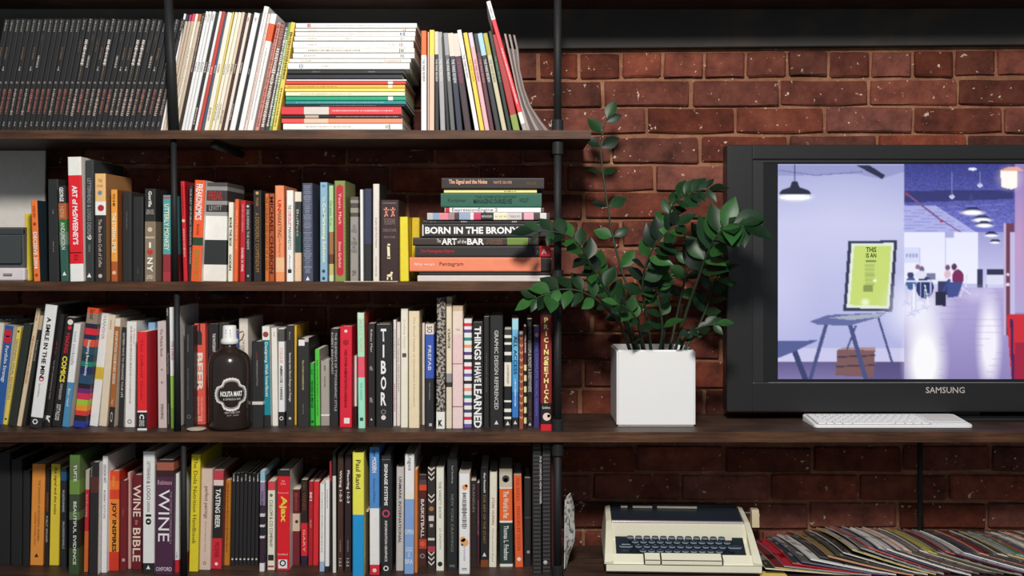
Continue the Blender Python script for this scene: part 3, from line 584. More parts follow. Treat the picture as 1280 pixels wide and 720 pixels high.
# yellow hardback behind the lying stack, and the slip of card under three books
r = make_book('book', 'deep yellow hardback upright behind the lying stack of books on the second shelf', GRP[2], (PX(519.5, .14), .14, ZS[2]), (0, 0, 0), .019, PZ(272, .14)-ZS[2], .16, [(0, mat('c9ad2c'))], None, True)
def stack_second():
    z = ZS[2]+.0002; Y = .03
    def T(y): return PZ(y, Y)
    def put(x0, x1, y0, y1, *a, **k): return H(x0, x1, y0, y1, Y if 'Y' not in k else k.pop('Y'), *a, **k)
    items = [
     (522, 688, 345, 352.6, 'c9c0ba', 'grey-white book lowest in the lying stack', dict(hard=0)),
     (524, 688, 340.4, 345, '2f2a29', 'flat dark brown book under the coral one in the lying stack', dict()),
     (512, 689, 322.3, 340.4, 'ee8262', 'long coral hardback with a black end in the lying stack', dict(b=((676, '2a2526'),), t=[('Pentagram', 549.5, 579, .34, '3a2422'), ('fifty ways', 518, 543, .22, 'f6d8cc')], hard=1)),
     (519, 688, 308, 322.3, '2c2a2b', 'black hardback with red title and red square end in the lying stack', dict(b=((674.5, 'c92530'),), t=[('The Pentagram Papers', 525, 568, .36, 'b02a32', .02), ('Phaidon', 669, 673, .5, '888888'), ('A', 677, 683, .5, 'f0d8d8')], hard=1)),
     (516, 673, 297.8, 308, '3a302d', 'brown-black hardback with white capitals and an olive patch in the lying stack', dict(b=((634, '66803a'), (660, '322b29')), t=[('The', 546, 551, .45, 'e8e0d8', 0, .1), ('ART', 552, 571, .78, 'efe8e0', .03), ('of the', 572, 583, .45, 'e8e0d8'), ('BAR', 584, 605, .78, 'efe8e0', .03), ('COCKTAILS INSPIRED', 608, 628, .3, '8a6a50', 0, .1), ('BY THE CLASSICS', 608, 628, .25, '8a6a50', 0, -.25)], hard=1)),
     (527, 690, 280.2, 297.8, '2a292a', 'thick black hardback with large white capitals in the lying stack', dict(t=[('BORN IN THE BRONX', 531.5, 649, .50, 'f4f0ea', .035), ('|', 527.9, 529.4, .78, 'd8d0c8', .0)], hard=1)),
     (529, 686, 276.3, 280.2, '3a3636', 'thin black booklet on the thick black book', dict(marks=((538, 545, .4, '888888'), (576, 584, .5, 'b0b0b0'), (640, 646, .5, 'b0b0b0')))),
     (534, 687, 267.2, 276.3, 'b8b0b4', 'book with a patchwork of coloured squares along its spine', dict(b=((541, '7e9cb4'), (549, 'd8808c'), (560, 'a07a80'), (568, '4a3a40'), (574, '8f9fb8'), (588, 'd8cfc8'), (592, 'c03a60'), (601, '2a2728'), (617, 'e6dcc0'), (634, 'c8c0bc'), (652, '6a5a62'), (655, 'd8a0ac'), (667, '453c40'), (675, 'cfc8c8'), (683, '3a3436')), t=[('METHODISM', 602, 615, .3, 'e0d8d8'), ('H H H', 619, 633, .5, 'b09a70'), ('THINKING WITH', 637, 650, .3, '807878')])),
     (556, 680, 260.8, 267.2, 'f0ebe6', 'white paperback with a red corner in the lying stack', dict(b=((556.5, 'b02a34'), (562, 'f0ebe6'), (676, '55504e')), t=[('ExpressionEngine 2', 565, 622, .85, '4a4644', .0)])),
     (551, 677, 242.6, 260.8, '2a5a4a', 'dark green clothbound hardback in the lying stack', dict(t=[('THE COMPLETE HISTORY', 594, 646, .2, '12352a', 0, .22), ('MANAGING OURSELVES', 592, 640, .32, '12302a', .02, -.08), ('Kurtzman', 560, 582, .25, '163a2e'), ('WILEY', 649, 661, .3, '12302a')], hard=1)),
     (555, 671, 238.2, 242.6, 'ead98c', 'thin pale yellow paperback in the lying stack', dict(marks=((630, 645, .4, '6a6040'),))),
     (552, 680, 223.5, 238.2, '2d2624', 'dark brown hardback with pale orange title topping the lying stack', dict(t=[('The Signal and the Noise', 561, 609, .46, 'f0b090', .02, .1), ('NATE SILVER', 617, 640, .24, 'c89a84', 0, .1), ('PENGUIN', 658, 670, .3, '6a5040')], hard=1)),
    ]
    tot = sum(i[3]-i[2] for i in items); k_ = (PZ(222.0, Y)-ZS[2])/(tot*(D+Y)/F)
    for x0, x1, y0, y1, c, lab, kw in items:
        z = H(x0, x1, y0, y0+(y1-y0)*k_, Y+(.006 if (y1-y0) < 5 else 0), z, c, lab, 'book', d=.17 if x1 < 682 else .19, **kw)
stack_second()

# --- third shelf
def third_row():
    def A(*a, **k): return S(3, *a, **k)
    A(-19, -9, 403, 14, 531, 'd8cfc4', 'pale book at the very end beyond the blue one')
    A(-8, 3.0, 406.5, 14, 531, '2b5a9c', 'royal blue book with a red oval', t=[('Portfolio Strategy', 432, 478, .5, 'e8e8f0', 'down', .01)], icons=[('dot', 0, 416, 10, 'c02a3a'), ('dot', 0, 424, 10, 'c02a3a')], side='e0dad0')
    A(3.4, 9.0, 408.5, 18, 531, 'ecc95c', 'yellow book with blue title, leaning beside the royal blue one', t=[('DESIGNING VISUAL INTERFACES', 424, 500, .5, '4a5aa0')], icons=[('dot', 0, 414, 2.6, '3a3428'), ('dot', 0, 524, 2.6, '3a3428')])
    A(9.6, 20.0, 404, 20, 533, '2c312c', 'dark mossy green patterned hardback leaning', hard=1, side='2a322a')
    A(20.4, 26.2, 385, 25, 533, 'd8c2a0', 'tan paperback with brown hand lettering, leaning', marks=((392, 400, .3, '7a5a40'), (420, 480, .5, 'b08060')))
    A(26.6, 31.6, 389, 24, 533, '55493c', 'narrow olive-brown book squeezed before the tall white one', b=((394, 'c0ac90'), (412, '2c2b2a')), marks=((425, 450, .3, '999999'),))
    A(36.0, 51.5, 380, 20.5, 536, 'f0e9e4', 'thick white book with bold black title and red last letter', b=((522.5, '2a2829'),), t=[('A SMILE IN THE MIN', 396, 472, .36, '232122', 'down', .03), ('D', 472, 477, .40, 'c0203a', 'down', .03), ('Beryl McAlhone', 480, 497, .2, '9a9492', 'down', 0, -.1)], icons=[('ring', -.05, 528, 6.5, 'e8e0dc')], hard=1, side='2b2b2c')
    A(52.0, 62.8, 392, 18, 534, '282627', 'black book with a dull red curl beside the tall white one', t=[('THE BEST NEGOTIATING TOOL', 450, 500, .14, 'a8a0a0'), ('K', 520, 530, .7, 'f0e8e8', 'down', .03), ('cia', 426, 444, .5, '98283a')], hard=1)
    A(64.2, 76.0, 396, 18, 534, '262425', 'black book with red and yellow comic-style letters', t=[('MAKING', 416, 441, .42, 'c8303a', 'down', .02), ('COMICS', 445, 478, .55, 'f0cf48', 'down', .04), ('STORYTELLING SECRETS', 480, 500, .25, 'd8d0d0'), ('SCOTT McCLOUD', 506, 526, .45, 'e8e4e0', 'down', .01)], icons=[('dot', .08, 402, 7, 'e8d8d0'), ('dot', .1, 409, 5, 'd03038')])
    A(76.8, 86.0, 404, 15, 534, 'e9e5e3', 'white book with handwritten title and blue lower part', b=((478, '4a86ae'),), t=[('cool cocktails', 414, 456, .45, '8a8c90'), ('Ben reed', 486, 508, .35, 'dce8f0')], side='d9cfc6', hard=1)
    A(91.0, 106.0, 384, 18, 535, 'd8502c', 'thick rainbow-banded book in orange, teal, red and lime', b=((391, '8f7f6e'), (404, '23273a'), (410, 'd02a38'), (418, '1f2e4a'), (424, 'cf5038'), (433, '274a5a'), (443, '1f3a44'), (452, '1c7c64'), (458, '20305a'), (468, '2a4a68'), (480, '271f2a'), (486, '6a2a6a'), (492, 'c83050'), (500, '9ab83c'), (507, 'e08a30'), (514, 'c83838'), (520, '2b2024'), (527, '26388a')), t=[('Designing Brand Identity', 425, 470, .28, 'f0ecea', 'down', .01), ('Second', 386, 398, .4, '2a2020')], hard=1)
    A(111.4, 121.8, 391, 15.5, 533, 'ece5e0', 'white book with a small yellow fruit picture', b=((457, 'ebdfb0'), (459, 'cdb040'), (474, 'ebdfb0'), (476, 'ede6e2')), t=[('HANSHA', 395, 424, .4, '9a9694')])
    A(123.4, 133.0, 393, 11.5, 533, 'd8c9b2', 'cream stone paperback leaning beside the fruit-picture one', marks=((400, 410, .2, '8a7a6a'),))
    A(135.0, 142.2, 398, 8.5, 534, 'dfd4c6', 'brown and cream software book with white title', b=((408, 'a3602e'), (509, '2c2828')), t=[('INFORMATION DASHBOARD DESIGN', 414, 480, .5, 'f0dcc8', 'down', .01), ('Few', 500, 506, .3, 'e0d0c0'), ('O', 515, 528, .4, 'c8c0bc')], side='cfc3b4')
    A(147.8, 154.2, 409, 4.2, 534, '2c2b2c', 'narrow black paperback with white title beside the brown one', t=[('SIXTEEN WAYS TO ORGANIZE YOUR LIFE', 416, 497, .42, 'd0c8c4')], side='c8beb4')
    A(155.8, 168.2, 402, 2.4, 534, 'eae2dd', 'white book with long lines of grey and red small print', marks=((408, 505, .25, 'b09a96'),), t=[('The Anatomy', 410, 430, .16, 'c04040', 'down', 0, .3)], icons=[('ring', 0, 527, 5.5, '7a7470')])
    A(171.2, 183.4, 415, 0, 538, 'd8282f', 'bright red paperback with a black foot, near the pale one', b=((513.5, 'f0e8e4'), (515.5, '29272a'), (535.5, 'f0e8e4')), t=[('The Official Guide', 424, 500, .25, 'a81820'), ('C', 518, 524, .5, 'f0e8e4', 'down', .04), ('SERIES', 525, 533, .5, 'e0d8d4')], side='b02530', d=.16)
    A(185.0, 193.8, 403.5, 0, 531, '7fa8cc', 'light blue book half hidden behind the bright red one', b=((418, '3e4a66'), (465, '5a6a9a')))
    A(197.6, 208.4, 402, -1.2, 535, 'c6b6b4', 'greyish pink book with small dark title', t=[('The Mobile Book', 411, 446, .32, '5a4a4c'), ('SMASHING', 505, 524, .35, '4a3c3e')], icons=[('dot', 0, 462, 3, 'a08a8c'), ('dot', 0, 478, 3, 'a08a8c')], side='b0a09e')
    A(209.0, 212.6, 384, -1.6, 535, '2b2a2b', 'thin black book beside the greyish pink one', t=[('NEW', 386, 395, .5, 'd0c8c4'), ('The New Century', 441, 468, .5, 'c0b8b4'), ('Cooperstown', 505, 530, .5, 'a8a09c')])
    A(213.4, 220.2, 384, -2.2, 535.5, 'eceaea', 'thin white book with a lime green foot', b=((470, '8cc04c'), (510, '79a843')), t=[('TYPE & IMAGE', 426, 450, .5, 'c03a4a')], side='d8d4d0')
    A(230.6, 241.8, 407.5, 0, 533.5, '2c2c2e', 'black book with faint grey title just before the coral one', t=[('WALTER ISAACSON', 418, 440, .14, '8a8a8c', 'down', 0, -.1), ('THE COMPLETE COLLECTED WRITINGS', 460, 500, .14, '7a7a7c', 'down', 0, -.1)], icons=[('ring', 0, 521, 5, '6a6a6c')], hard=1)
    r = A(243.2, 257.4, 404.5, -1.0, 530.5, 'df5a4c', 'coral red book with large cream BEER letters', t=[('BEER', 441, 490, .55, 'f2ddd0', 'down', .04), ('THE UNIVERSE OF', 496, 520, .15, 'f0c8bc', 'down', 0, .15), ('BEER EXPLAINED', 496, 518, .15, 'f0c8bc', 'down', 0, -.15), ('XX', 520, 527, .4, 'f0d8cc', 'down')], hard=1)
    r0 = r; f = lambda py: PZ(py, .03)-ZS[3]
    MB().add([(x*.0019, -.0009, f(y)) for x, y in ((-3.5, 435), (3.2, 435), (3.2, 421), (1.2, 416), (1.2, 408), (-1.2, 408), (-1.2, 416), (-3.5, 421))], [tuple(range(8))]).build('bottle_picture', mat('3a2f33'), r)
    A(260.6, 272.6, 404.5, 0, 531, '2a292b', 'black book with white title beside the coral beer book', t=[('THE PHOTOSHOP DARKROOM', 417, 500, .3, 'ddd5d0', 'down', .02, .1)], d=.15) if 0 else None
    A(314.4, 328.8, 427, -.2, 534.5, '2b2a2b', 'black book with a thin white band near its foot', b=((502, 'cfc8c2'), (506, '2b2a2b')), t=[('CRISIS', 440, 448, .12, 'a04040', 'down', 0, -.05), ('MODERN ENGLISH', 450, 468, .14, 'a09a98'), ('CATTON', 468, 482, .14, 'a09a98')], hard=1)
    A(329.2, 338.8, 408, -2, 533, 'e8dfd8', 'teal book with white head and a small red-brown animal', b=((425, '1f8494'), (519, '2b2a2d')), t=[('Designing Web Interfaces', 428, 496, .5, 'dff0f0', 'down', .01)], icons=[('dot', 0, 418, 7, '8a4038')], side='d8cfc6')
    A(340.4, 347.6, 410, -1.6, 532.5, 'e6ddd4', 'cream-white plain book leaning next to the teal one', marks=((415, 420, .2, '8a8480'),))
    A(348.0, 355.8, 410.5, -.3, 533, 'eee8e4', 'white book with dark square head and black foot', b=((411.5, '55504e'), (427, 'eee8e4'), (515, '29282a')), t=[('COLOUR', 435, 454, .5, 'd88a60'), ('AMBROSE / HARRIS', 457, 500, .45, '302c2c', 'down', .02)], icons=[('ring', 0, 523, 5, 'd8d0cc')])
    A(357.6, 367.4, 407, -.2, 532, '333334', 'charcoal book with small white italic title before the yellow one', t=[('Seventy-nine Short Essays on Design', 441, 502, .36, 'dcd4d0', 'down', .01), ('Bierut', 415, 425, .2, 'a8a09c')], icons=[('dot', 0, 523, 3.5, 'c8c0bc')])
    A(367.8, 370.8, 407, 0, 531, 'd9ab38', 'thin mustard yellow book', side='c89a2c')
    A(371.4, 386.2, 423, 0, 534, '2f2e2e', 'black handbook with a small white square near its head', t=[('The ICON HANDBOOK', 450, 488, .16, 'b8a870', 'down', .02), ('JON HICKS', 505, 518, .12, '8a8a8a')], icons=[('sq', -.12, 428.5, 7.5, 'e8e2dc'), ('sq', .3, 425, 5, 'b8b0aa')], hard=1)
    A(388.0, 393.4, 454, -.8, 532, '2fa838', 'short vivid green book', t=[('A-Z', 462, 468, .5, '125018'), ('WORD & IMAGE', 476, 510, .55, '124a18', 'down', .02)], icons=[('sq', 0, 527, 3, '124a18')])
    A(394.2, 400.2, 437, -.8, 532, '56c044', 'taller lime green book next to the vivid green one', marks=((450, 520, .4, '2f8a2c'),), side='a8a098')
    A(400.8, 412.0, 451, -.4, 532, 'a39b93', 'short grey book with a thin white band near its foot', b=((518, 'e8e0d8'), (520, '9a928a')), t=[('BASIC', 457, 464, .22, '3a3836'), ('DESIGN GRID', 470, 484, .18, '6a6460')], hard=1)
    A(412.8, 422.8, 411, .2, 532.5, '2b2a2b', 'black book with long engraved white capitals', t=[('THE ELEMENTS OF TYPOGRAPHIC STYLE', 416, 514, .28, 'c8c0bc', 'down', 0, .18), ('ROBERT BRINGHURST', 416, 468, .24, 'c8c0bc', 'down', 0, -.26)])
    A(424.2, 439.8, 408, .4, 534, 'd4273c', 'thick crimson book with small dark title', t=[('USER SYSTEM ADMINISTRATION HANDBOOK', 437, 510, .22, '7a1020', 'down', .02)], icons=[('dot', 0, 428, 7, 'a01828'), ('dot', 0, 414, 4, 'f0c8c8'), ('sq', .1, 526, 7, 'e8d8d4')], hard=1, side='b02438')
    A(443.0, 446.2, 445, 0, 530, 'e2dcd8', 'very thin white booklet after the crimson book', b=((508, '2b2a2b'),))
    A(447.6, 456.6, 391, -1.4, 535.5, 'cfe0c8', 'pastel mint and pink banded book', b=((398, '9fe0b8'), (446, 'e0566a'), (472, '9adcc0')), t=[('NUDGE MOVES', 400, 440, .45, 'e8a0a0'), ('THE DESIGN', 478, 500, .3, '5aa890')], icons=[('sq', 0, 524, 4, '2a4a40')], side='cf4a44', hard=1)
    A(460.0, 468.6, 404.5, 0, 533.5, '2a2829', 'slim black book with white sketch marks', t=[('Rdeas Man', 412, 440, .3, 'd0c8c8'), ('oh!', 458, 463, .5, 'c8c0c0'), ('oh!', 497, 503, .5, 'c8c0c0')], icons=[('tri', 0, 524, 2.8, 'd8d0cc')])
    A(469.8, 489.0, 404.5, 0, 534.5, '272728', 'wide black book with big stacked white capitals', t=[('T', 411, 427, .36, 'f0ebe6', 'right', .03), ('I', 431, 447, .1, 'f0ebe6', 'right', .03), ('B', 451, 467.5, .34, 'f0ebe6', 'right', .03), ('O', 470.5, 487.5, .36, 'f0ebe6', 'right', .03), ('R', 490.5, 507, .36, 'f0ebe6', 'right', .03)], icons=[('ring', 0, 515, 6.5, '77736f'), ('dot', 0, 522, 6, 'd8d0cc'), ('bar', 0, 405.5, .5, 'b0a8a4')], hard=1)
    A(491.6, 495.2, 400, 0, 532.5, 'e2d8d4', 'white paperback in faded print next to the big-capital one', t=[('MODERNISM', 412, 448, .6, '9a9290'), ('MODERNISM', 480, 514, .5, 'a03a5a')])
    A(495.6, 500.4, 403, .2, 532.5, 'ddd2cc', 'second thin off-white paperback in faded print', t=[('THE VISUAL MISCELLANY', 422, 490, .4, '8a8280')])
    A(500.8, 509.8, 386, .2, 534.5, 'e7dccb', 'tall cream paperback with a tiny dark stamp', t=[('Looking Closer', 400, 436, .3, 'a89a8a')], icons=[('sq', 0, 444, 5, '5a4a48')])
    A(510.6, 524.4, 389, 0, 535, 'e0cfae', 'thick sand-coloured book with engraved grey title', t=[('The Visual Display of Quantitative Information', 396, 508, .24, 'a8977c')], side='cdbc9c', hard=1)
    A(527.6, 531.0, 404, 0, 531, 'd8ccc0', 'thin beige book before the blue-labelled one')
    A(531.4, 542.6, 405.5, 0, 535.5, 'dcd0c2', 'black book with a royal blue label reading downwards', b=((418, '3a56ac'), (473, '2b2b2e')), t=[('PREFAB', 432, 463, .36, 'dce0f0'), ('SO', 408, 416, .6, '2a2828'), ('THE MODERN', 478, 500, .14, '9a9a9c')], icons=[('sq', .1, 531, 3.5, 'b8b0ac')], hard=1)
    A(545.0, 556.0, 372, 1, 536, speckled('camouflage_print', '2f2a28', 'a39b92', 160, .5), 'tall book with black and grey tangled pattern and white foot', b=((515, 'ece4da'),), t=[('K', 525, 533, .5, '242222', 'right', .06)])
    A(557.6, 564.8, 371, 0, 535.5, 'c0ad92', 'tall narrow cream book with dark torn patch', b=((376, 'a08c74'), (383, 'ded0b6'), (467, '8a8a8c'), (478, '3a3634'), (484, 'd8ccb6')), t=[('SCRAPBOOK', 411, 436, .5, '3a3430', 'down', .01)])
    A(565.4, 578.8, 382, 0, 535.5, 'c9b094', 'tall pink book with tan head and thin dark lines', b=((389, 'e5cfc0'), (418, 'ecc2c0'), (454.5, '9a4a58'), (455.5, 'ecc6c4'), (508, '7a3a48'), (509, 'ecc8c6')), hard=1, t=[('TWO', 411, 413.5, .4, '7a4a48', 'right')])
    st = [(399, 'e8dfe0'), (404, 'd0304a'), (408, 'eee6e6'), (412, '5a4a8a'), (416, 'eee6e6'), (422, '2a8a80'), (426, 'eee6e6'), (431, 'e09a70'), (435, 'eee6e6'), (440, '5a4078'), (444, 'eee6e6'), (449, '2a2a34'), (453, 'eee6e6'), (458, 'c82a4a'), (462, 'eee6e6'), (467, '6a5aa0'), (471, 'eee6e6'), (476, '2c2830'), (480, 'eee6e6'), (485, 'e0947a'), (489, 'eee6e6'), (494, '2a8a80'), (498, 'eee6e6'), (503, '6a4a8a'), (507, 'eee6e6'), (512, '4a4a60'), (516, 'eee6e6'), (521, 'c82a4a'), (525, 'eee6e6'), (530, '6a5aa0')]
    A(580.0, 589.8, 399, 0, 534.5, 'eee6e6', 'white book crossed by short red, teal, purple and orange stripes', b=tuple(st[1:]))
    A(590.4, 604.0, 403, 0, 535, '2a2829', 'black book framed by a thin white line with large white capitals', t=[('THINGS', 408, 450, .62, 'f0ebe6', 'down', .03), ('I', 453, 456, .5, 'f0ebe6', 'down', .03), ('HAVE', 458, 478, .62, 'f0ebe6', 'down', .03), ('LEARNED', 480, 535, .72, 'f0ebe6', 'down', .03)], hard=1)
    A(604.6, 611.6, 396, 0, 534, '2a292a', 'plain black book after the white-framed one', marks=((442, 490, .1, '7a7a7a'),))
    A(612.2, 628.8, 394.5, 0, 535.5, '272829', 'thick black book with slim grey-white capitals', t=[('GRAPHIC DESIGN REFERENCED', 413, 512, .30, 'c6c2be', 'down', .01)], icons=[('tri', 0, 528, 5, 'd8d0cc')], hard=1)
    bw = []
    for y, h_ in ((419, 6), (428, 5), (440, 7), (500.5, 4), (511, 7), (521, 5)): bw += [(y, 'e8e0d4'), (y+h_*.6, '242426')]
    bw = sorted(bw+[(453, 'e4dacb'), (483, '242426')])
    A(630.0, 639.2, 412, .4, 535, '3a3836', 'black book with cream bars and a cream title block', b=tuple(bw), t=[('CONTEMPORARY', 456, 480, .3, '6a6258')], icons=[('tri', 0, 529, 5, 'd8d0cc')])
    A(640.0, 648.2, 399, 0, 534.5, '9fd0e6', 'sky blue book deepening to strong blue with dark foot', b=((412, '6db4dc'), (450, '4a9ad2'), (490, '3678c4'), (522, '27282b')), t=[('ALL ACCESS', 420, 468, .55, '1f3a5a', 'down', .02)], marks=((474, 508, .25, 'd0e4f0'),), icons=[('tri', 0, 528, 4.5, 'd8d0cc')])
    A(649.0, 654.4, 419, 0, 536.5, '8a4a34', 'brown book with peach chevrons', icons=[('vee', 0, y, 2.4, 'c88a68') for y in range(424, 532, 9)])
    cr = []
    for y in (456, 469, 483, 496, 509, 522): cr += [(y, 'dccfa0'), (y+7.5, '2a2626')]
    A(654.8, 658.4, 409, 0, 536.5, '4a2a2c', 'thin maroon book with cream ticks down its lower half', b=tuple(cr), t=[('WAL GONNE', 419, 441, .5, 'e0d4cc', 'down', .02)])
    A(659.0, 665.8, 399, -.2, 534.5, '2a2a2b', 'black book with condensed white double title', t=[('MEN MOST WISDOM & MONEY & EVERYWHERE', 403, 490, .6, 'bcb4b0', 'down', .01)], marks=((498, 524, .3, '7a4a40'),), icons=[('tri', 0, 530, 3.4, 'd8d0cc')])
    A(667.0, 674.4, 409, 0, 535, '3f356e', 'violet-blue book with a gold dot', t=[('THE COMPLETE VISUAL DESIGN', 428, 520, .35, '6a74b8')], icons=[('dot', 0, 419, 5, 'b0824a')])
    A(675.6, 690.0, 391.5, 0, 538.5, '241f20', 'dark red book with stacked yellow capitals and a red foot', b=((394, '7c2327'), (504, '201c1d'), (530.5, 'c8202c')), t=[(c, y, y+h_, .4*wf, 'f2d98c', 'right', .035) for c, y, h_, wf in (('P', 397, 6.4, .9), ('R', 405.5, 6.4, 1), ('I', 414, 6, .3), ('C', 422, 6.4, 1), ('I', 430.5, 5.6, .3), ('N', 437, 6.4, 1), ('G', 445.5, 5, 1), ('&', 447.5+.5, 9, 1.1), ('E', 458.5, 6, .9), ('T', 466, 5.6, 1), ('H', 473, 6, 1), ('I', 480.5, 5, .3), ('C', 487, 5.8, 1), ('A', 494, 5.2, 1), ('L', 500.4, 3.4, .8))]+[('Guidelines', 508, 511, .7, 'e8e0dc', 'right')], icons=[('dot', .05, 521, 10, 'e8c8bc'), ('dot', .22, 520, 4, 'b03038')], hard=1)
third_row()
r = None
make_b = []
def behind_bottle():
    Y = .115
    for (x0, x1, yt, dx, c, lab, tt) in ((260.0, 272.6, 405, 0, '2a292b', 'black book half hidden by the dark bottle, beside the coral one', [('THE PHOTOSHOP', 417, 440, .3, 'ddd5d0', 'down', .02, .1)]),
        (273.4, 285.6, 404, 0, '3a3634', 'dark grey book hidden behind the bottle neck', ()),
        (286.4, 298.8, 413, 0, '33508a', 'dark blue book just seen behind the bottle neck', ()),
        (300.4, 311.6, 398, -2, 'ddd4ca', 'cream book showing behind the bottle shoulder', [('THE STORY OF', 425, 445, .25, '8a8480')])):
        S(3, x0, x1, yt, dx, .12, c, lab, t=tt, d=.17)
behind_bottle()
# black box-backed book face-on behind the blue and yellow ones
f0 = make_book('book', 'black book laid face-out, white LEADERSHIP letters above the blue and yellow books', GRP[3], (PX(0, .29), .272, ZS[3]), (0, 0, 0), .14, PZ(393, .29)-ZS[3], .02, [(0, mat('2a292a'))], None, True)
lettering('LEADERSHIP', f0, (-.062, PX(33, .29)-PX(0, .29), PZ(405, .272)-ZS[3], PZ(399, .272)-ZS[3]), 'd8d0c8', 'right', .02)

# --- bottom shelf
def bottom_row():
    def A(*a, **k): return S(4, *a, **k)
    for k, (a, b_, yt) in enumerate(((-22, -6, 572), (-5.4, 12, 566), (13, 27, 574), (27.6, 36.4, 588))):
        A(a, b_, yt, .8, 703, '262526', f'plain black book, {ORD[3-k]} before the orange one', hard=1)
    A(37.2, 53.6, 580, 3, 706, 'e8903e', 'orange book with small dark title standing first in the row', b=(), t=[('THE THOUGHTS OF SUCCESSFUL WOMEN', 600, 676, .16, '7a4420', 'down', 0, .1), ('VALERIE YOUNG, Ed.D.', 640, 682, .14, '7a4420', 'down', 0, -.16)], icons=[('tri', 0, 694, 5, '3a2418')], side='b06830')
    A(55.4, 60.2, 586, 2, 706, '2b2827', 'narrow dark book with orange title between orange and yellow ones', t=[('DIFFERENT', 616, 640, .5, 'a85a3a'), ('PUBLIC SPEAKER', 645, 678, .5, 'c0b8b4')])
    A(61.2, 73.2, 580, 2.6, 705.5, 'edc83e', 'yellow book with dark italic title', b=(), t=[('the signal and the noise', 584, 643, .36, '4a3c1c', 'down', .01)], side='c8a430')
    A(75.6, 83.0, 585, 0, 709, '2b3036', 'blue-black book with a glowing blue spot', b=((590, '28537c'), (601, '2a2c30')), t=[('POSITIONING', 613, 640, .36, 'c8c8cc'), ('PROFESSIONALS', 652, 686, .36, 'b8b8bc')])
    A(85.2, 98.4, 569, 1.2, 718.5, '5a7a3a', 'tall mottled green and black book with spaced white capitals', b=((577, '5f6f44'), (600, '6a8a40'), (618, '3c4a34'), (640, '586e44'), (650, '232722'), (685, '3a4c30')), t=[('TUFTE', 581, 602, .3, 'e8e8dc', 'down', .01, .1), ('BEAUTIFUL EVIDENCE', 627, 706, .3, 'e0e0d4', 'down', .01, .1)], hard=1)
    A(104.2, 109.6, 588, 2.4, 715, 'b8aca4', 'thin red book with grey head and orange foot', b=((612, 'c22c38'), (664, 'cf6a34')), t=[('lead the learning', 618, 646, .4, 'f0d0c8')])
    A(110.4, 121.6, 578, 2, 719, '2c2a2b', 'black book with torn pale edge between red and white ones', b=((596, '54302c'), (616, '2c2a2b')), t=[('Rethinking', 584, 596, .2, 'a8a0a0', 'down', 0, -.3)], side='d8d0cc', hard=1)
    A(126.2, 133.0, 570, 1.8, 716, 'eae6e8', 'slim white book with tiny black title before the flame-orange one', b=(), t=[('DESIGN WIT', 581, 604, .5, '3a3a44'), ('ROBERT SUTTON', 613, 648, .35, '5a5a64')])
    A(135.4, 148.0, 589, 1, 713.5, 'd84a28', 'flame orange and red book with jagged letters', b=((601, 'e2702c'), (612, 'cf4428'), (624, 'e08038'), (650, 'e8943c'), (690, 'c83a26')), t=[('JOY INSPIRES', 628, 690, .55, '3a1c18', 'down', .03), ('inferno', 595, 608, .3, 'e8b060')], hard=1, side='b03022')
    A(149.0, 158.0, 601, .5, 713, '6f2329', 'oxblood book beside the flame-orange one', marks=((636, 646, .2, '9a5a5a'),), icons=[('sq', .1, 700, 3.5, 'c0a0a0')], hard=1)
    A(159.8, 163.4, 591, -.4, 711, 'cf9a94', 'very thin pale pink book')
    A(164.2, 176.8, 594, 1, 711.5, '6c222c', 'maroon book with big cream WINE lettering', t=[('WINE', 606, 646, .75, 'ecd4c4', 'down', .01), ('BIBLE', 660, 702, .75, 'ecd4c4', 'down', .01), ('the', 650, 656, .3, 'd0a090')], hard=1)
    A(178.0, 192.8, 564.5, .5, 717, 'f0e9e0', 'tall white book with a bold number ten and black foot', b=((704, '2a2a2c'),), t=[('LETTERHEAD', 577, 600, .28, '5a5452'), ('& LOGO', 601, 625, .32, '3a3634'), ('DESIGN', 627, 640, .24, '5a5452'), ('10', 643, 656, .5, '1f1d1d', 'down', .04)], icons=[('tri', 0, 709, 5, 'e8e0dc')], hard=1, side='cfc6bc')
    A(193.6, 215.8, 575, 1.6, 718.5, '2c2226', 'wide plum book with very large thin WINE letters', b=((578, 'a05a48'), (588, '3a2428'), (596, '4b2c44')), t=[('WINE', 612, 677, .62, 'f0e4ea', 'down', 0, -.03), ('THE OXFORD COMPANION TO', 614, 680, .12, 'a08a9c', 'down', 0, .36), ('Robinson', 600, 606, .8, 'd0a0b0', 'right'), ('OXFORD', 709, 714, .9, 'e8dce0', 'right')], hard=1)
    A(218.0, 224.2, 592, -.2, 715.5, 'ece6e2', 'thin white book with red foot beside the wide plum one', b=((700, 'c02a38'),), marks=((690, 697, .3, '8a8a8a'),))
    A(236.0, 247.4, 568, 3.2, 714.5, 'dccb32', 'yellow-lime book with long sans title', b=(), t=[('The Dole Nutrition Handbook', 572, 680, .42, '4a4a28')], side='b8a82c')
    A(248.6, 262.6, 586, 3, 712.5, 'd3bdae', 'pinkish tan book with tall condensed title', t=[('perfect pairings', 608, 648, .42, '5a4642'), ('Extraordinary Ways', 652, 690, .14, '8a746c')], icons=[('ring', 0, 704, 4, '8a6a62')], hard=1)
    A(264.2, 276.6, 588, 3, 711, 'b8404c', 'black book with white BEER title and red foot', b=((600, 'e0c8c0'), (607, '2a2728'), (673, 'cc2c3c')), t=[('TASTING BEER', 611, 660, .5, 'ece4dc', 'down', .02), ('MOSHER', 678, 697, .5, '8a1824')], icons=[('dot', 0, 705, 4, 'e8e0dc')], side='8a4038')
    A(279.4, 286.8, 600, 2, 705, 'b9792c', 'ochre book with worn print after the beer-tasting one', marks=((604, 690, .4, '8a5420'),))
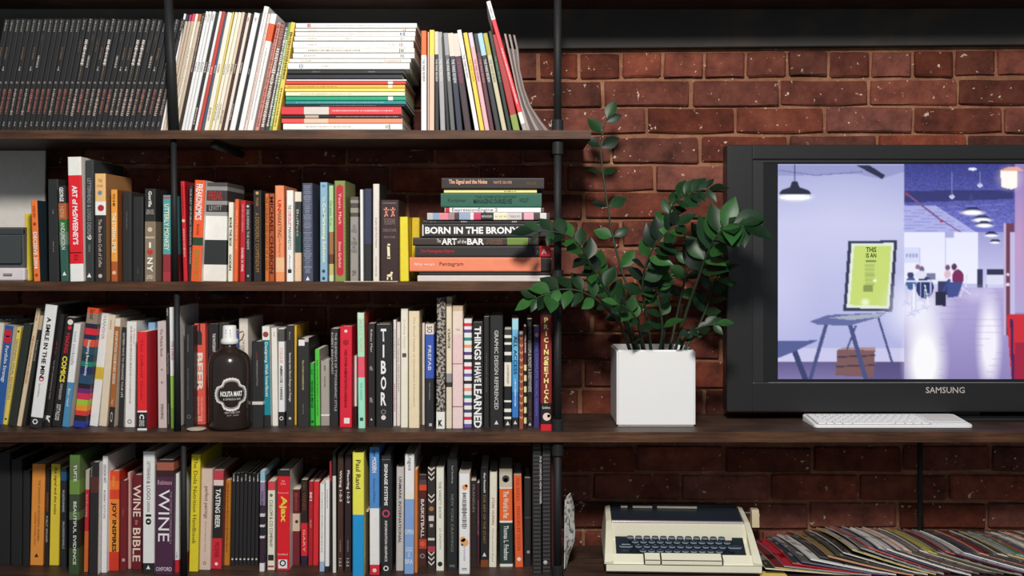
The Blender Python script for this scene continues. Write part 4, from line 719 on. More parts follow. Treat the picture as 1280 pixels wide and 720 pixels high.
    for k in range(7):
        x = 288+k*5.0
        A(x, x+4.8, 590+(.5-abs(k-3)*-.6), 2, 705-.3*k, '2b2a2b', f'thin black booklet, {ORD[k]} after the ochre book', marks=((593+(k % 3)*2, 601, .4, 'd8d0ca'),), icons=[('dot', 0, 699, 2.4, 'd8d0ca')], name='booklet')
    A(324.0, 330.2, 589, 1, 714.5, '8ab8cc', 'slim dark book with pale blue head and white ticks', b=((601, 'd8d0d8'), (603, '8a7a9a'), (632, '3a2c3c'), (642, 'cfc8cc'), (646, '2c2630'), (656, 'cfc8cc'), (659, '2c2630'), (670, 'cfc8cc'), (673, '3a2838'), (704, 'e0d8dc')), t=[('STUDIO SERIES', 614, 634, .5, '2a2430')])
    A(331.0, 333.0, 594, 0, 713, '2a292b', 'very thin black book before the red-headed cream one')
    A(334.0, 343.2, 602, .6, 712.5, 'cf4650', 'cream book with red head and a black picture at its foot', b=((613, 'e8dccb'),), t=[('CULLOM & CO COMPANY', 625, 684, .45, '4a423c')], icons=[('dot', 0, 619, 4, '5a7a50'), ('sq', 0, 697, 7, '2c2a28'), ('bar', 0, 708, 2, 'b03a40')], side='a8a090')
    A(345.4, 361.4, 588, .8, 713, '2a2728', 'bright red book with yellow title and black head', b=((595.5, 'd6222c'),), t=[('Ajax', 620, 653, .62, 'f2c94c', 'down', .03), ('Professional', 615, 617, .8, 'e8b8b4', 'right'), ('Web\nServices', 600, 606, .4, 'e8b8b4', 'right'), ('Paul Ballard', 692, 694, .75, 'f0d8d4', 'right')], icons=[('sq', .0, 705, 11, 'f0e8e4'), ('ring', 0, 704, 8, '5a2440')], hard=1, side='cfc4bc')
    A(365.0, 374.4, 612, .5, 703.5, '5d2126', 'maroon book with a pale bird-like picture', b=((642, 'cdb8a4'), (664, '6f2830')), marks=((616, 638, .5, '9a4a44'),), icons=[('dot', .1, 652, 4, '4a2a28')])
    A(376.0, 384.2, 600, .2, 703.5, '302423', 'black and red book with small yellowed title', b=((654, 'cf2c34'), (695, '26283c')), t=[('101 WINES', 604, 638, .5, '7a4c34'), ('GARY', 662, 690, .35, 'eec0b8')])
    A(385.0, 390.6, 602, 1, 704, 'a82830', 'deep red book beside the black and red one', t=[('501', 615, 626, .55, 'f0d4cc', 'down', .03), ('MUST', 650, 660, .4, 'e0a098')])
    A(391.0, 398.0, 602, 1, 704, 'd23038', 'plain bright red paperback')
    A(399.2, 405.4, 605, .5, 714.5, 'e9e2dc', 'white book with a pale blue foot after the plain red ones', b=((702, '9ab0cc'),), marks=((615, 690, .25, 'a09a96'),), side='d8cfc8')
    A(406.0, 411.4, 600, .5, 715.5, 'eee8e3', 'white book with black foot after the blue-footed one', b=((708, '2b2a2c'),), t=[('Drawing Shorter', 612, 636, .4, '7a7674')])
    A(412.0, 415.0, 577, -.4, 714, 'a52a34', 'thin dark red book rising above the white ones', b=((602, '2c2a2b'),))
    A(415.6, 420.2, 565, -.3, 716, '2a2a2a', 'thin black book with a white lower edge', b=((595, 'd8d4cc'),), side='2a2a2a')
    A(421.6, 429.0, 568, .4, 715.5, '46302a', 'brown book with white numerals title', t=[('Wiring 1-2-3', 588, 627, .5, 'efe6de', 'down', .02), ('THE HOME DEPOT', 675, 690, .2, 'b0a098'), ('1-2-3', 698, 708, .4, 'e0d8d0')])
    A(430.6, 438.8, 568, .4, 715.5, '33262a', 'dark plum-brown book with white numerals title', t=[('Flooring 1-2-3', 588, 629, .5, 'efe6de', 'down', .02), ('THE HOME DEPOT', 675, 690, .2, 'b0a098'), ('1-2-3', 698, 708, .4, 'e0d8d0')])
    A(440.4, 455.0, 566, 0, 722, 'efd23e', 'book with yellow upper half and bright blue lower half', b=((567, 'f3dc54'), (643.5, '2490cc')), t=[('Paul Rand', 575, 611, .42, '3a3424', 'down', .01)], hard=1, side='d8c05a')
    A(456.2, 460.6, 640, 0, 716, '35332f', 'short narrow dark book beside the yellow and blue one')
    A(462.0, 474.4, 559, -.4, 718.5, '4f86c6', 'blue and white book with a red foot', b=((635.5, 'ece8ea'), (706, 'd02f3c')), t=[('MODERN', 572, 591, .45, 'e8f0f8', 'down', .02), ('Structure of Modern', 598, 628, .2, '24467a'), ('Logos', 562, 570, .4, '1f2a38')], icons=[('dot', 0, 713, 5, 'f0d0d0')])
    A(476.2, 488.8, 570, 0, 719, '2a292b', 'black book with a pink ring and white capitals', t=[('SIGNAGE SYSTEMS', 580, 632, .34, 'ece6e4', 'down', .03), ('INFORMATION GRAPHICS', 651, 702, .26, 'd8d2d0', 'down', .02)], icons=[('ring', 0, 642, 9.5, 'c04466'), ('ring', 0, 710.5, 6.5, 'e8e0dc'), ('bar', 0, 574.5, .6, '9a7a80')], hard=1)
    A(494.6, 504.4, 584, .8, 713.5, 'c6c0be', 'pale grey book with heavy black capitals', t=[('UNMARK INTERNATIONAL', 596, 679, .36, '2a2628', 'down', .01)], hard=1)
    A(505.2, 517.2, 567.5, .8, 717.5, 'efeae8', 'white book with light blue lower part and white capitals', b=((616, 'ecdcd0'), (624, '7d9fd0')), t=[('Logos', 568, 588, .5, '3a3436'), ('OPEN', 662, 668, .9, 'f0f4fa', 'right'), ('LOGOS\nLE', 684, 696, .7, 'f0f4fa', 'right'), ('BRA', 699, 705, .8, 'f0f4fa', 'right')], side='cfc4bc')
    A(518.0, 521.8, 587, .2, 716, 'c97638', 'thin orange book beside the light blue one')
    A(522.8, 533.4, 594, 0, 706, '3c3034', 'dark brown book with an orange band and stacked white letters', b=((600, '55484e'), (606, 'd8502e'), (613, '5a2a26'), (622, '462c2a'), (674, 'b84a34'), (686, '4a2c30')), t=[('BASKETBALL', 624, 672, .4, 'e6dcd4', 'down', .02)], icons=[('dot', 0, 680, 6.5, 'd8604a'), ('ring', 0, 695, 6, 'a88a90')])
    A(534.2, 544.2, 586.5, 0, 712, '33302f', 'black book with cream zigzags and a red diamond', b=((683, 'a8404a'), (690, '33302f')), icons=[('vee', 0, y, 2.0, 'd8d0c4') for y in (588, 594, 600, 622, 628, 694, 700, 706)]+[('dot', 0, 636, 6, 'a0784a'), ('sq', 0, 648, 6.5, 'cfc8c0'), ('sq', 0, 657, 4, 'b8b0a8'), ('bar', 0, 674, 3, 'cfc8c0')])
    A(545.2, 555.0, 585, 0, 713.5, 'ebe3d2', 'cream book with spaced grey capitals and a small black emblem', t=[('THE VARSITY SHOW', 602, 648, .34, '7a7266'), ('J.S. GAGNON', 660, 686, .3, '8a8276')], icons=[('dot', 0, 705, 6, '2c2a28')], side='cdc3b0')
    A(558.8, 571.8, 572, 0, 714.5, '282a2b', 'black book with dim grey-green capitals', t=[('NEW YORK DRAWINGS', 618, 690, .26, '7a8078'), ('Saul Steinberg', 582, 604, .22, 'b8b4b0'), ('D&Q', 706, 709, .5, '9a9a98', 'right')], hard=1, side='22282a')
    A(573.6, 587.4, 592, 0, 717.5, 'efe6e2', 'white book splashed with orange around scratchy black lettering', marks=((616, 660, .5, '6a6266'), (684, 700, .2, 'b09ac0'), (710, 713, .5, '8a8488')), icons=[('dot', .05, 609, 7, 'e8945c'), ('dot', .2, 607, 4, 'e8945c'), ('dot', 0, 678, 10, 'e9a06a'), ('dot', -.15, 674, 7, 'e9a06a'), ('dot', -.2, 681, 2.4, '2a2426')], side='d8a078', hard=1)
    A(588.6, 595.4, 601, 0, 709, '2c2a2b', 'black book outlined by a pale edge next to the orange-splashed one', t=[('FRANKLIN', 606, 640, .4, '8a8480')], side='d8d0c8')
    A(596.0, 599.6, 604, 0, 706, '4a2530', 'thin wine-coloured book after the pale-edged black one', marks=((625, 670, .4, 'a06a74'),))
    A(600.6, 610.4, 585, 0, 709, '282728', 'black book with gold title and brown foot', b=((700, '7a4428'),), t=[('Guy Kawasaki', 591, 616, .32, 'e6e0dc', 'down', .02), ('THE ART OF THE START', 618, 680, .34, '8a6c40', 'down', .01)], icons=[('tri', 0, 693, 5, 'e0d8d4')])
    A(611.0, 620.6, 590, 1, 709, 'e9dccb', 'cream book with small red capitals', t=[('STEAK HUMAN', 622, 656, .35, 'a04a40'), ('Thomas and the Bread', 660, 702, .18, '8a7a6c')], hard=1)
    A(624.6, 641.2, 586, -.8, 708.5, 'c4bba8', 'grey book with orange and dark green title blocks and an oval', b=((609.5, 'f0e8dc'), (611, 'e2662e'), (651, 'f0e8dc'), (653.5, '2b3c38'), (705, 'e8e2d8')), t=[('The World is Flat', 614, 648, .4, 'f6e8dc', 'down', .01), ('Thomas L. Friedman', 657, 700, .36, 'f0ebe4', 'down', .01)], icons=[('dot', 0, 598.5, 9, '3a3c44'), ('dot', 0, 600, 5, '8a8894')], hard=1, side='bdb4a4')
    A(644.0, 654.0, 594, -2, 709, 'e6633a', 'orange paperback with faint capitals after the oval-marked one', t=[('PHIL BAINES', 598, 626, .45, 'b84a2a'), ('PENGUIN BY DESIGN', 633, 688, .45, 'b04024')], icons=[('dot', 0, 699, 5, 'f0d8cc')])
    A(655.0, 664.0, 598, 0, 708, '292829', 'plain black book after the orange paperback', icons=[('sq', .1, 690, 3.4, '9a9a9a'), ('bar', 0, 647, .5, '777777')], hard=1)
    A(666.0, 677.0, 557, -.4, 719, '282829', 'tall black ring-bound binder, the first of two', t=[('THE COMPLETE NEW YORKER', 570, 630, .22, 'c8c4c0', 'down', .02, .42)], cat='binder', name='binder', icons=[('bar', 0, y, .55, '6f6b68') for y in range(560, 716, 5)])
    A(678.0, 688.6, 556, -.3, 719, '2a2829', 'tall black ring-bound binder beside the iron pipe', cat='binder', name='binder', icons=[('bar', .2, y, .55, '6f6b68') for y in range(559, 716, 5)]+[('dot', -.15, 703, 5, 'c8c0bc')])
    A(689.2, 693.2, 566, -1, 712, '4a2024', 'thin dark maroon book pressed against the iron pipe')
bottom_row()

# ---------------------------------------------------------------- grey-screened device and pale board, second shelf
def device():
    Y = .10; x1 = PX(31, Y); x0 = x1-.20; z0 = ZS[2]; zt = PZ(284, Y)
    d = thing('desktop_monitor', 'small old monitor with dark grey screen and white base on the second shelf', 'monitor', ((x0+x1)/2, Y, z0))
    w = (x1-x0)/2; h = zt-z0
    MB().box(-w, w, 0, .16, .0, h*.24, c=.004).build('base', mat('d9d0d2', .5), d)
    MB().prism([(.006, h*.24), (.0, h*.98), (.012, h), (.15, h*.9), (.155, h*.24)], 'x', -w+.003, w-.003).build('casing', mat('55585a', .5), d)
    MB().box(-w+.014, w-.008, -.003, .004, h*.33, h*.84).build('screen', mat('3f4344', .3, .5), d)
    MB().box(-w+.005, w-.003, -.002, .008, h*.86, h*.97, c=.002).build('top_bezel', mat('3c3f41', .4), d)
    MB().box(w-.05, w-.03, -.004, .0, h*.10, h*.14).build('button', mat('8a8588', .5), d)
device()
b = thing('canvas_board', 'plain off-white board leaning on the bricks behind the small monitor', 'board', (PX(-30, .29), .285, ZS[2]), (R(-1.5), 0, 0))
MB().box(-.19, PX(56, .29)-PX(-30, .29), 0, .008, 0, .33, c=.002).build('panel', mat('dcd6d0', .8, .1), b)

# ---------------------------------------------------------------- dark bottle and dish, third shelf
def bottle():
    Y = .058; cx = PX(287, Y); s = (D+Y)/F
    r = 25.8*s; z0 = ZS[3]; f = lambda py: PZ(py, Y)-z0
    g = bpy.data.materials.new('dark_glass'); g.use_nodes = True; p = g.node_tree.nodes['Principled BSDF']
    n = g.node_tree.nodes.new('ShaderNodeTexNoise'); n.inputs['Scale'].default_value = 5
    cr = g.node_tree.nodes.new('ShaderNodeValToRGB'); cr.color_ramp.elements[0].color = (.020, .014, .012, 1); cr.color_ramp.elements[1].color = (.032, .022, .018, 1)
    g.node_tree.links.new(n.outputs['Fac'], cr.inputs[0]); g.node_tree.links.new(cr.outputs[0], p.inputs['Base Color'])
    p.inputs['Roughness'].default_value = .22; p.inputs['Specular IOR Level'].default_value = .35; p.inputs['Coat Weight'].default_value = .2
    t = thing('glass_bottle', 'dark brown glass growler with white cap and ornate white label', 'bottle', (cx, Y, z0))
    ht = f(440); hs = f(455)
    prof = [(r*.86, 0), (r*.97, .003), (r, .010), (r, f(460)), (r*.985, f(453)), (r*.93, f(447)), (r*.82, f(442.5)), (r*.62, f(438.5)), (r*.42, f(435.5)), (r*.32, f(432)), (r*.31, f(428)), (r*.36, f(427)), (r*.36, f(424)), (r*.25, f(423))]
    MB().lathe(prof, 48).build('body', g, t, smooth=True)
    wm = mat('e8e2dd', .5)
    MB().lathe([(r*.37, f(430)), (r*.42, f(429)), (r*.42, f(425)), (r*.33, f(422)), (r*.32, f(408)), (r*.29, f(406.8)), (r*.2, f(406.5))], 24).build('cap', wm, t, smooth=True)
    lettering('SET', t, (-.006, .006, f(422), f(411)), '44607a', 'down', .01, -r*.31, wrap=None)
    br = MB(); br.tube([(r*.42, 0, f(427)), (r*.62, -.003, f(424)), (r*.70, -.003, f(418)), (r*.66, -.003, f(414)), (r*.34, 0, f(417))], .0017, 8).build('swing_wire', mat('9a7a58', .4, .5, metal=.6), t, smooth=True)
    # label: quatrefoil ring wrapped round the glass
    R0 = r+.0006; cz = f(490); n = 72; ax = 8.5*s
    def q(a, k):
        rr = (16.5+2.8*abs(math.cos(2*a))**.6*(1 if True else 0))*s*k
        if abs(math.sin(2*a)) > .93: rr *= .93
        x = ax+rr*1.06*math.cos(a); z = cz+rr*1.02*math.sin(a); th = x/R0
        return (R0*math.sin(th), -R0*math.cos(th), z)
    def band(k0, k1, name, m, zig=0):
        mb = MB(); vs = [q(2*math.pi*j/n, k0*(1+(zig if j % 2 else 0))) for j in range(n)]+[q(2*math.pi*j/n, k1) for j in range(n)]
        mb.add(vs, [(j, (j+1) % n, n+(j+1) % n, n+j) for j in range(n)]); mb.build(name, m, t)
    band(1.02, .90, 'label_border', mat('d8d4d0', .5), .05); band(.86, .83, 'label_line', mat('c8c4c0', .5))
    lettering('NOLITA MART', t, (ax-13.5*s, ax+14*s, f(492.5), f(486)), 'efeae6', 'right', .03, wrap=R0)
    lettering('& ESPRESSO BAR', t, (ax-10*s, ax+12*s, f(497), f(494.5)), 'c8c4c0', 'right', .0, wrap=R0)
    lettering('NEW YORK CITY', t, (ax-8*s, ax+11*s, f(513.5), f(511)), 'c8c4c0', 'right', .0, wrap=R0)
    lettering('EST 2009', t, (ax-5*s, ax+9*s, f(516.5), f(515)), 'b8b4b0', 'right', .0, wrap=R0)
bottle()
d = thing('round_dish', 'small round pale metal dish at the foot of the coral book', 'dish', (PX(245.5, .024), .024, ZS[3]))
MB().lathe([(.010, 0), (.018, .001), (.0225, .005), (.0215, .0058), (.017, .0025), (.0, .002)], 28).build('bowl', mat('b8ac9c', .4, .5), d, smooth=True)
# two thin slips under the second-shelf books
c = thing('folded_card', 'thin cream card lying flat at the shelf edge before brown bone-marked book', 'card', (PX(464, .012), .006, ZS[2]))
MB().box(-.062, .062, 0, .014, 0, .0016).build('sheet', mat('cdbf9c', .7), c)

# folded paper by the pipe, bottom shelf
def paper():
    p0 = W(705.5, 712, .06); o = thing('folded_paper', 'crumpled grey-white printed paper standing beside the iron pipe on the bottom shelf', 'paper', (p0.x, .06, ZS[4]))
    s = (D+.06)/F; prof = [(705.5, 711), (705.8, 690), (705.8, 660), (706, 640), (706.5, 626), (709, 620), (713, 616)]
    inner = [(706.8, 711), (709, 694), (713, 684), (716, 676), (716.5, 664), (715.5, 650), (715.5, 632), (715, 618)]
    vs = []; fs = []; n = 7
    for j in range(n):
        a = prof[j]; b_ = inner[j]
        A_ = W(a[0], a[1], .06); B_ = W(b_[0]+2, b_[1], .11+.01*math.sin(j*1.7))
        for k in range(3):
            q = A_.lerp(B_, k/2); vs.append((q.x-p0.x, q.y-.06+.004*math.sin(j*2+k), max(.001, q.z-ZS[4])))
    for j in range(n-1):
        for k in range(2): fs.append((j*3+k, j*3+k+1, (j+1)*3+k+1, (j+1)*3+k))
    me = mesh('sheet', vs, fs, speckled('newsprint', 'e8e2dc', '6a6866', 70, .56, .7)); s_ = ob('sheet', me, o)
    m = s_.modifiers.new('thickness', 'SOLIDIFY'); m.thickness = .0012; m.offset = 0
paper()

# ---------------------------------------------------------------- plant
def planter():
    Y = .087; x0 = PX(771, Y); x1 = PX(869.5, Y); w = x1-x0; zt = PZ(437.5, Y); z0 = ZS[3]; h = zt-z0; dp = .175
    t = thing('potted_plant', 'glossy dark green zamioculcas in a square white pot on the desk', 'plant', ((x0+x1)/2, Y, z0))
    m = MB(); t_ = .005; W2 = w/2
    bm = bmesh.new(); bmesh.ops.create_cube(bm, size=1)
    for v in bm.verts: v.co = Vector((v.co.x*w, dp/2+v.co.y*dp, h/2+v.co.z*h))
    bmesh.ops.bevel(bm, geom=list(bm.edges), offset=.004, segments=3, affect='EDGES')
    top = max(bm.faces, key=lambda f: f.calc_center_median().z*10+f.calc_area())
    r = bmesh.ops.inset_region(bm, faces=[top], thickness=.002); 
    ext = bmesh.ops.extrude_face_region(bm, geom=[top])
    for v in [g for g in ext['geom'] if isinstance(g, bmesh.types.BMVert)]: v.co.z -= .022
    bmesh.ops.delete(bm, geom=[top], context='FACES')
    me = bpy.data.meshes.new('pot'); bmesh.ops.recalc_face_normals(bm, faces=bm.faces); bm.to_mesh(me); bm.free(); me.materials.append(mat('f6f2ef', .35, .4, .01)); ob('pot', me, t)
    # soil
    n = 14; vs = []; rnd = random.Random(2)
    for j in range(n):
        for i in range(n): vs.append((-W2+.007+(w-.014)*i/(n-1), .007+(dp-.014)*j/(n-1), h-.018+rnd.uniform(0, .005)))
    so = ob('soil', mesh('soil', vs, [(j*n+i, j*n+i+1, (j+1)*n+i+1, (j+1)*n+i) for j in range(n-1) for i in range(n-1)], speckled('potting_soil', '2b211b', '5a4a3a', 180, .6, .9)), t); so['kind'] = 'stuff'
    ox, oy, oz = (x0+x1)/2, Y, z0
    lm = bpy.data.materials.new('glossy_leaf'); lm.use_nodes = True; nt = lm.node_tree; p = nt.nodes['Principled BSDF']
    oi = nt.nodes.new('ShaderNodeObjectInfo'); cr = nt.nodes.new('ShaderNodeValToRGB'); e = cr.color_ramp.elements
    e[0].color = hexlin('14271a', .9)+(1,); e[1].color = hexlin('3a7334', .9)+(1,); k = e.new(.65); k.color = hexlin('204522', .9)+(1,)
    nt.links.new(oi.outputs['Random'], cr.inputs[0])
    tc = nt.nodes.new('ShaderNodeTexCoord'); nz = nt.nodes.new('ShaderNodeTexNoise'); nz.inputs['Scale'].default_value = 3; nt.links.new(tc.outputs['Object'], nz.inputs['Vector'])
    mx = nt.nodes.new('ShaderNodeMix'); mx.data_type = 'RGBA'; mx.blend_type = 'MULTIPLY'; mx.inputs[0].default_value = .5; nt.links.new(cr.outputs[0], mx.inputs[6]); nt.links.new(nz.outputs['Color'], mx.inputs[7])
    nt.links.new(mx.outputs[2], p.inputs['Base Color']); p.inputs['Roughness'].default_value = .40; p.inputs['Specular IOR Level'].default_value = .28
    def leafmesh(curl, wid):
        vs = []; fs = []; nl = 8; prof = [.0, .42, .78, .97, 1.0, .9, .66, .34, .0]
        for i in range(nl+1):
            u = i/nl; hw = prof[i]*wid/2
            zc = -curl*u*u*.5
            for v, lift in ((-1, .16), (-.5, .05), (0, 0), (.5, .05), (1, .16)): vs.append((u, v*hw, zc+lift*hw*2*.5))
        for i in range(nl):
            for k in range(4): fs.append((i*5+k, i*5+k+1, (i+1)*5+k+1, (i+1)*5+k))
        return mesh('leaf', vs, fs, lm, None, True)
    LM = [leafmesh(.35, .60), leafmesh(.6, .54), leafmesh(.15, .66)]
    stemm = mat('2a3626', .45, .3, .2)
    # stems: control points (column, row, distance), leaf pairs, leaf length px, where the leaves start
    SS = [([(805, 434, .15), (795, 390, .14), (778, 340, .15), (765, 290, .16), (757, 240, .17), (751, 190, .18), (753, 165, .18), (759, 148, .18)], 7, 27, .30, 1, 1),
      ([(797, 434, .13), (780, 400, .09), (762, 370, .05), (741, 335, .00), (722, 304, -.04), (700, 291, -.06), (668, 289, -.07)], 9, 30, .30, 1, 1),
      ([(790, 434, .12), (775, 405, .05), (750, 378, -.01), (725, 364, -.04), (700, 362, -.05), (682, 368, -.06), (668, 374, -.06)], 7, 28, .38, 1, 1),
      ([(828, 434, .17), (832, 380, .15), (834, 330, .14), (834, 285, .13), (842, 255, .10), (862, 241, .07), (885, 236, .05)], 8, 27, .52, 1, 1),
      ([(842, 434, .15), (858, 390, .12), (872, 350, .08), (885, 315, .04), (900, 290, .0), (915, 280, -.03), (930, 283, -.05)], 10, 37, .38, 1, 1.12),
      ([(815, 434, .13), (808, 395, .10), (803, 360, .06), (808, 330, .03), (818, 308, .01), (832, 292, -.01), (845, 282, -.02)], 10, 29, .22, 1, 1),
      ([(848, 434, .12), (856, 424, .08), (868, 414, .04), (880, 408, .01), (895, 405, .0)], 5, 25, .2, 1, .9),
      ([(808, 434, .12), (800, 415, .06), (795, 398, .02), (785, 386, .0), (772, 380, -.01)], 6, 24, .2, 1, .9),
      ([(836, 434, .20), (846, 395, .22), (856, 350, .23), (866, 320, .23), (880, 300, .22), (893, 322, .20)], 7, 27, .3, 1, 1),
      ([(800, 434, .20), (784, 400, .22), (765, 370, .23), (752, 345, .22), (738, 330, .20)], 7, 26, .3, 1, 1),
      ([(824, 434, .14), (828, 410, .10), (824, 380, .08), (820, 360, .08), (825, 345, .07)], 7, 26, .25, 1, 1),
      ([(852, 434, .18), (872, 410, .18), (885, 380, .17), (892, 352, .15), (905, 340, .12)], 6, 27, .4, 1, 1)]
    cnt = 0
    for si, (cp, npair, ll, st, sg, sc) in enumerate(SS):
        P = [W(*c)-Vector((ox, oy, oz)) for c in cp]
        P[0].z = h-.02; P[0].y = max(.02, min(dp-.02, P[0].y))
        # Catmull-Rom
        pts = []; Q = [P[0]*2-P[1]]+P+[P[-1]*2-P[-2]]
        for i in range(1, len(Q)-2):
            for k in range(5):
                u = k/5; a, b_, c_, d_ = Q[i-1:i+3]
                pts.append(.5*((2*b_)+(c_-a)*u+(2*a-5*b_+4*c_-d_)*u*u+(3*b_-a-3*c_+d_)*u**3))
        pts.append(P[-1]); nP = len(pts)
        rad = [.0042-(.0042-.0013)*(i/(nP-1))**.8 for i in range(nP)]
        MB().tube(pts, rad, 7).build('stem', stemm, t, smooth=True)
        rnd = random.Random(40+si)
        for k in range(npair):
            u = st+(1-st)*k/(npair-.6); fi = u*(nP-1); i = min(nP-2, int(fi)); pos = pts[i].lerp(pts[i+1], fi-i); tan = (pts[i+1]-pts[i]).normalized()
            viewn = Vector((rnd.uniform(-.35, .35), -.75, .65+rnd.uniform(-.3, .3))).normalized()
            sidev = tan.cross(viewn).normalized()
            for sd in (-1, 1):
                if si == 0 and rnd.random() < .15: continue
                dr = (sidev*sd*(1.0 if u < .9 else .75)+tan*rnd.uniform(.45, .85)+Vector((rnd.uniform(-.15, .15), rnd.uniform(-.35, .1), rnd.uniform(-.12, .12)))).normalized()
                nn = (viewn+Vector((rnd.uniform(-.5, .5), rnd.uniform(-.2, .2), rnd.uniform(-.4, .4)))); nn = (nn-dr*nn.dot(dr)).normalized(); yy = nn.cross(dr)
                s = ll*sc*(D)/F*rnd.uniform(.82, 1.12)*(1-.22*(u > .85))
                M = Matrix((dr, yy, nn)).transposed().to_4x4(); M = Matrix.Translation(pos+dr*.002) @ M @ Matrix.Scale(s, 4)
                o = ob('leaf', rnd.choice(LM), t); o.matrix_local = M; cnt += 1
        o = ob('leaf', LM[0], t); dr = (pts[-1]-pts[-3]).normalized(); nn = Vector((.1, -.6, .7)); nn = (nn-dr*nn.dot(dr)).normalized(); yy = nn.cross(dr)
        o.matrix_local = Matrix.Translation(pts[-1]) @ Matrix((dr, yy, nn)).transposed().to_4x4() @ Matrix.Scale(ll*sc*D/F, 4); cnt += 1
    print('leaves', cnt)
planter()

# ---------------------------------------------------------------- television
def screen_picture(t, x0, z0, w, h, y):
    GW, GH = 414, 268
    yy, xx = np.mgrid[0:GH, 0:GW].astype(np.float32)
    img = np.zeros((GH, GW, 3), np.float32)
    U = (xx+.5+973-900)*2.1816; V = (yy+.5+205-170)*2.1816       # coordinates in which the picture was measured
    def put(mask, c, a=1.0):
        c = np.array(c, np.float32)/255; m = mask[..., None]*a if mask.dtype != bool else mask[..., None].astype(np.float32)*a
        img[:] = img*(1-m)+c*m
    def poly(pts):
        m = np.zeros(U.shape, bool); j = len(pts)-1
        for i in range(len(pts)):
            xi, yi = pts[i]; xj, yj = pts[j]
            if yi != yj: m ^= ((yi > V) != (yj > V)) & (U < (xj-xi)*(V-yi)/(yj-yi)+xi)
            j = i
        return m
    def line(x0_, y0_, x1_, y1_, w_):
        dx, dy = x1_-x0_, y1_-y0_; L2 = dx*dx+dy*dy; k = np.clip(((U-x0_)*dx+(V-y0_)*dy)/L2, 0, 1)
        return np.hypot(U-x0_-k*dx, V-y0_-k*dy) < w_/2
    def ell(cx, cy, rx, ry, soft=0):
        r = np.hypot((U-cx)/rx, (V-cy)/ry)
        return (r < 1) if not soft else np.clip((1-r)/soft, 0, 1).astype(np.float32)
    def grad(mask, c0, c1, v0, v1):
        k = np.clip((V-v0)/(v1-v0), 0, 1)[..., None]; c = (np.array(c0)*(1-k)+np.array(c1)*k)/255
        img[mask] = c[mask]
    all_ = np.ones(U.shape, bool)
    grad(all_, (168, 172, 218), (202, 204, 238), 80, 240); m = V > 240; grad(m, (202, 204, 238), (178, 180, 226), 240, 575)
    put(ell(330, 230, 190, 150, 1), (210, 210, 240), .45); put(ell(165, 420, 110, 200, 1), (215, 213, 242), .5)
    put(poly([(160, 80), (505, 80), (505, 98), (440, 118), (375, 104), (160, 110)]), (128, 132, 186), .5)
    put(line(162, 94, 262, 108, 2.5) | line(262, 108, 390, 98, 2.5), (110, 115, 170))
    put(poly([(372, 80), (408, 80), (452, 108), (444, 118)]), (38, 42, 72))
    put(poly([(160, 575), (505, 575), (505, 612), (160, 612)]), (208, 206, 238), .8)
    grad(V > 612, (98, 90, 140), (128, 118, 170), 612, 662)
    put(poly([(430, 612), (505, 612), (505, 662), (400, 662)]), (80, 72, 120), .7)
    # pendant lamp
    put(ell(208, 166, 58, 16, .8), (255, 255, 255), 1); put(line(206, 80, 206, 128, 4), (40, 44, 70)); put(poly([(163, 160), (170, 148), (194, 140), (199, 124), (213, 124), (219, 140), (243, 148), (253, 160)]), (34, 38, 60)); put(ell(208, 168, 42, 7), (255, 255, 255))
    # framed poster
    put(poly([(352, 286), (485, 284), (472, 477), (338, 475)]), (52, 54, 84)); put(poly([(361, 292), (476, 291), (463, 470), (347, 467)]), (228, 236, 226)); put(poly([(368, 299), (469, 298), (457, 462), (356, 459)]), (200, 219, 118))
    # its dark block of words
    W5 = {'T': '111010010010010', 'H': '101101111101101', 'I': '111010010010111', 'S': '111100111001111', 'A': '010101111101101', 'N': '101111111101101'}
    def word(s, u0, v0, cw, ch, c):
        for k, ch_ in enumerate(s):
            g = W5.get(ch_)
            if not g: continue
            for r in range(5):
                for q in range(3):
                    if g[r*3+q] == '1': put((U > u0+(k*4+q)*cw) & (U < u0+(k*4+q+1)*cw) & (V > v0+r*ch) & (V < v0+(r+1)*ch), c)
    for k in range(3): put((U > 399) & (U < 427) & (V > 335+k*3.2) & (V < 337+k*3.2), (80, 92, 50), .8)
    for k in range(17): put((U > 398) & (U < 424) & (V > 346+k*3.6) & (V < 347.6+k*3.6), (120, 136, 74), .55)
    put((U > 393) & (U < 419) & (V > 405) & (V < 424), (110, 124, 70), .7); put(ell(424, 393, 7, 5, .6), (250, 255, 230)); put(ell(398, 452, 16, 14, .7), (245, 252, 225), .8)
    # trestle tables and boxes
    put(poly([(322, 580), (425, 574), (421, 655), (317, 650)]), (124, 88, 92)); put(line(322, 600, 424, 596, 4) | line(320, 626, 422, 622, 4), (70, 50, 66)); put(poly([(322, 580), (345, 573), (425, 573), (425, 582)]), (168, 140, 140))
    for a in ((291, 515, 248, 662, 10), (358, 517, 398, 655, 12), (434, 495, 471, 615, 6), (372, 517, 349, 578, 5)): put(line(*a), (72, 80, 128))
    put(poly([(247, 504), (296, 486), (455, 480), (437, 492), (352, 516), (268, 512)]), (98, 106, 158)); put(poly([(300, 494), (345, 488), (450, 481), (432, 492), (360, 500)]), (198, 206, 210), .7)
    put(line(205, 583, 236, 662, 15), (58, 64, 110)); put(poly([(158, 556), (268, 555), (205, 586), (158, 604)]), (84, 94, 148))
    # workspace beyond
    rm = U > 503
    grad(rm & (V < 285), (58, 62, 138), (118, 120, 206), 80, 280)
    rng = np.random.RandomState(4); nz = rng.rand(GH+2, GW//2+2)[(yy+xx*.25).astype(int) % GH, (xx//2).astype(int)]*.55+.22
    img[rm & (V < 250)] *= (0.72+.56*nz[rm & (V < 250)])[..., None]
    put(poly([(503, 150), (800, 148), (800, 172), (503, 182)]), (44, 46, 104), .8)
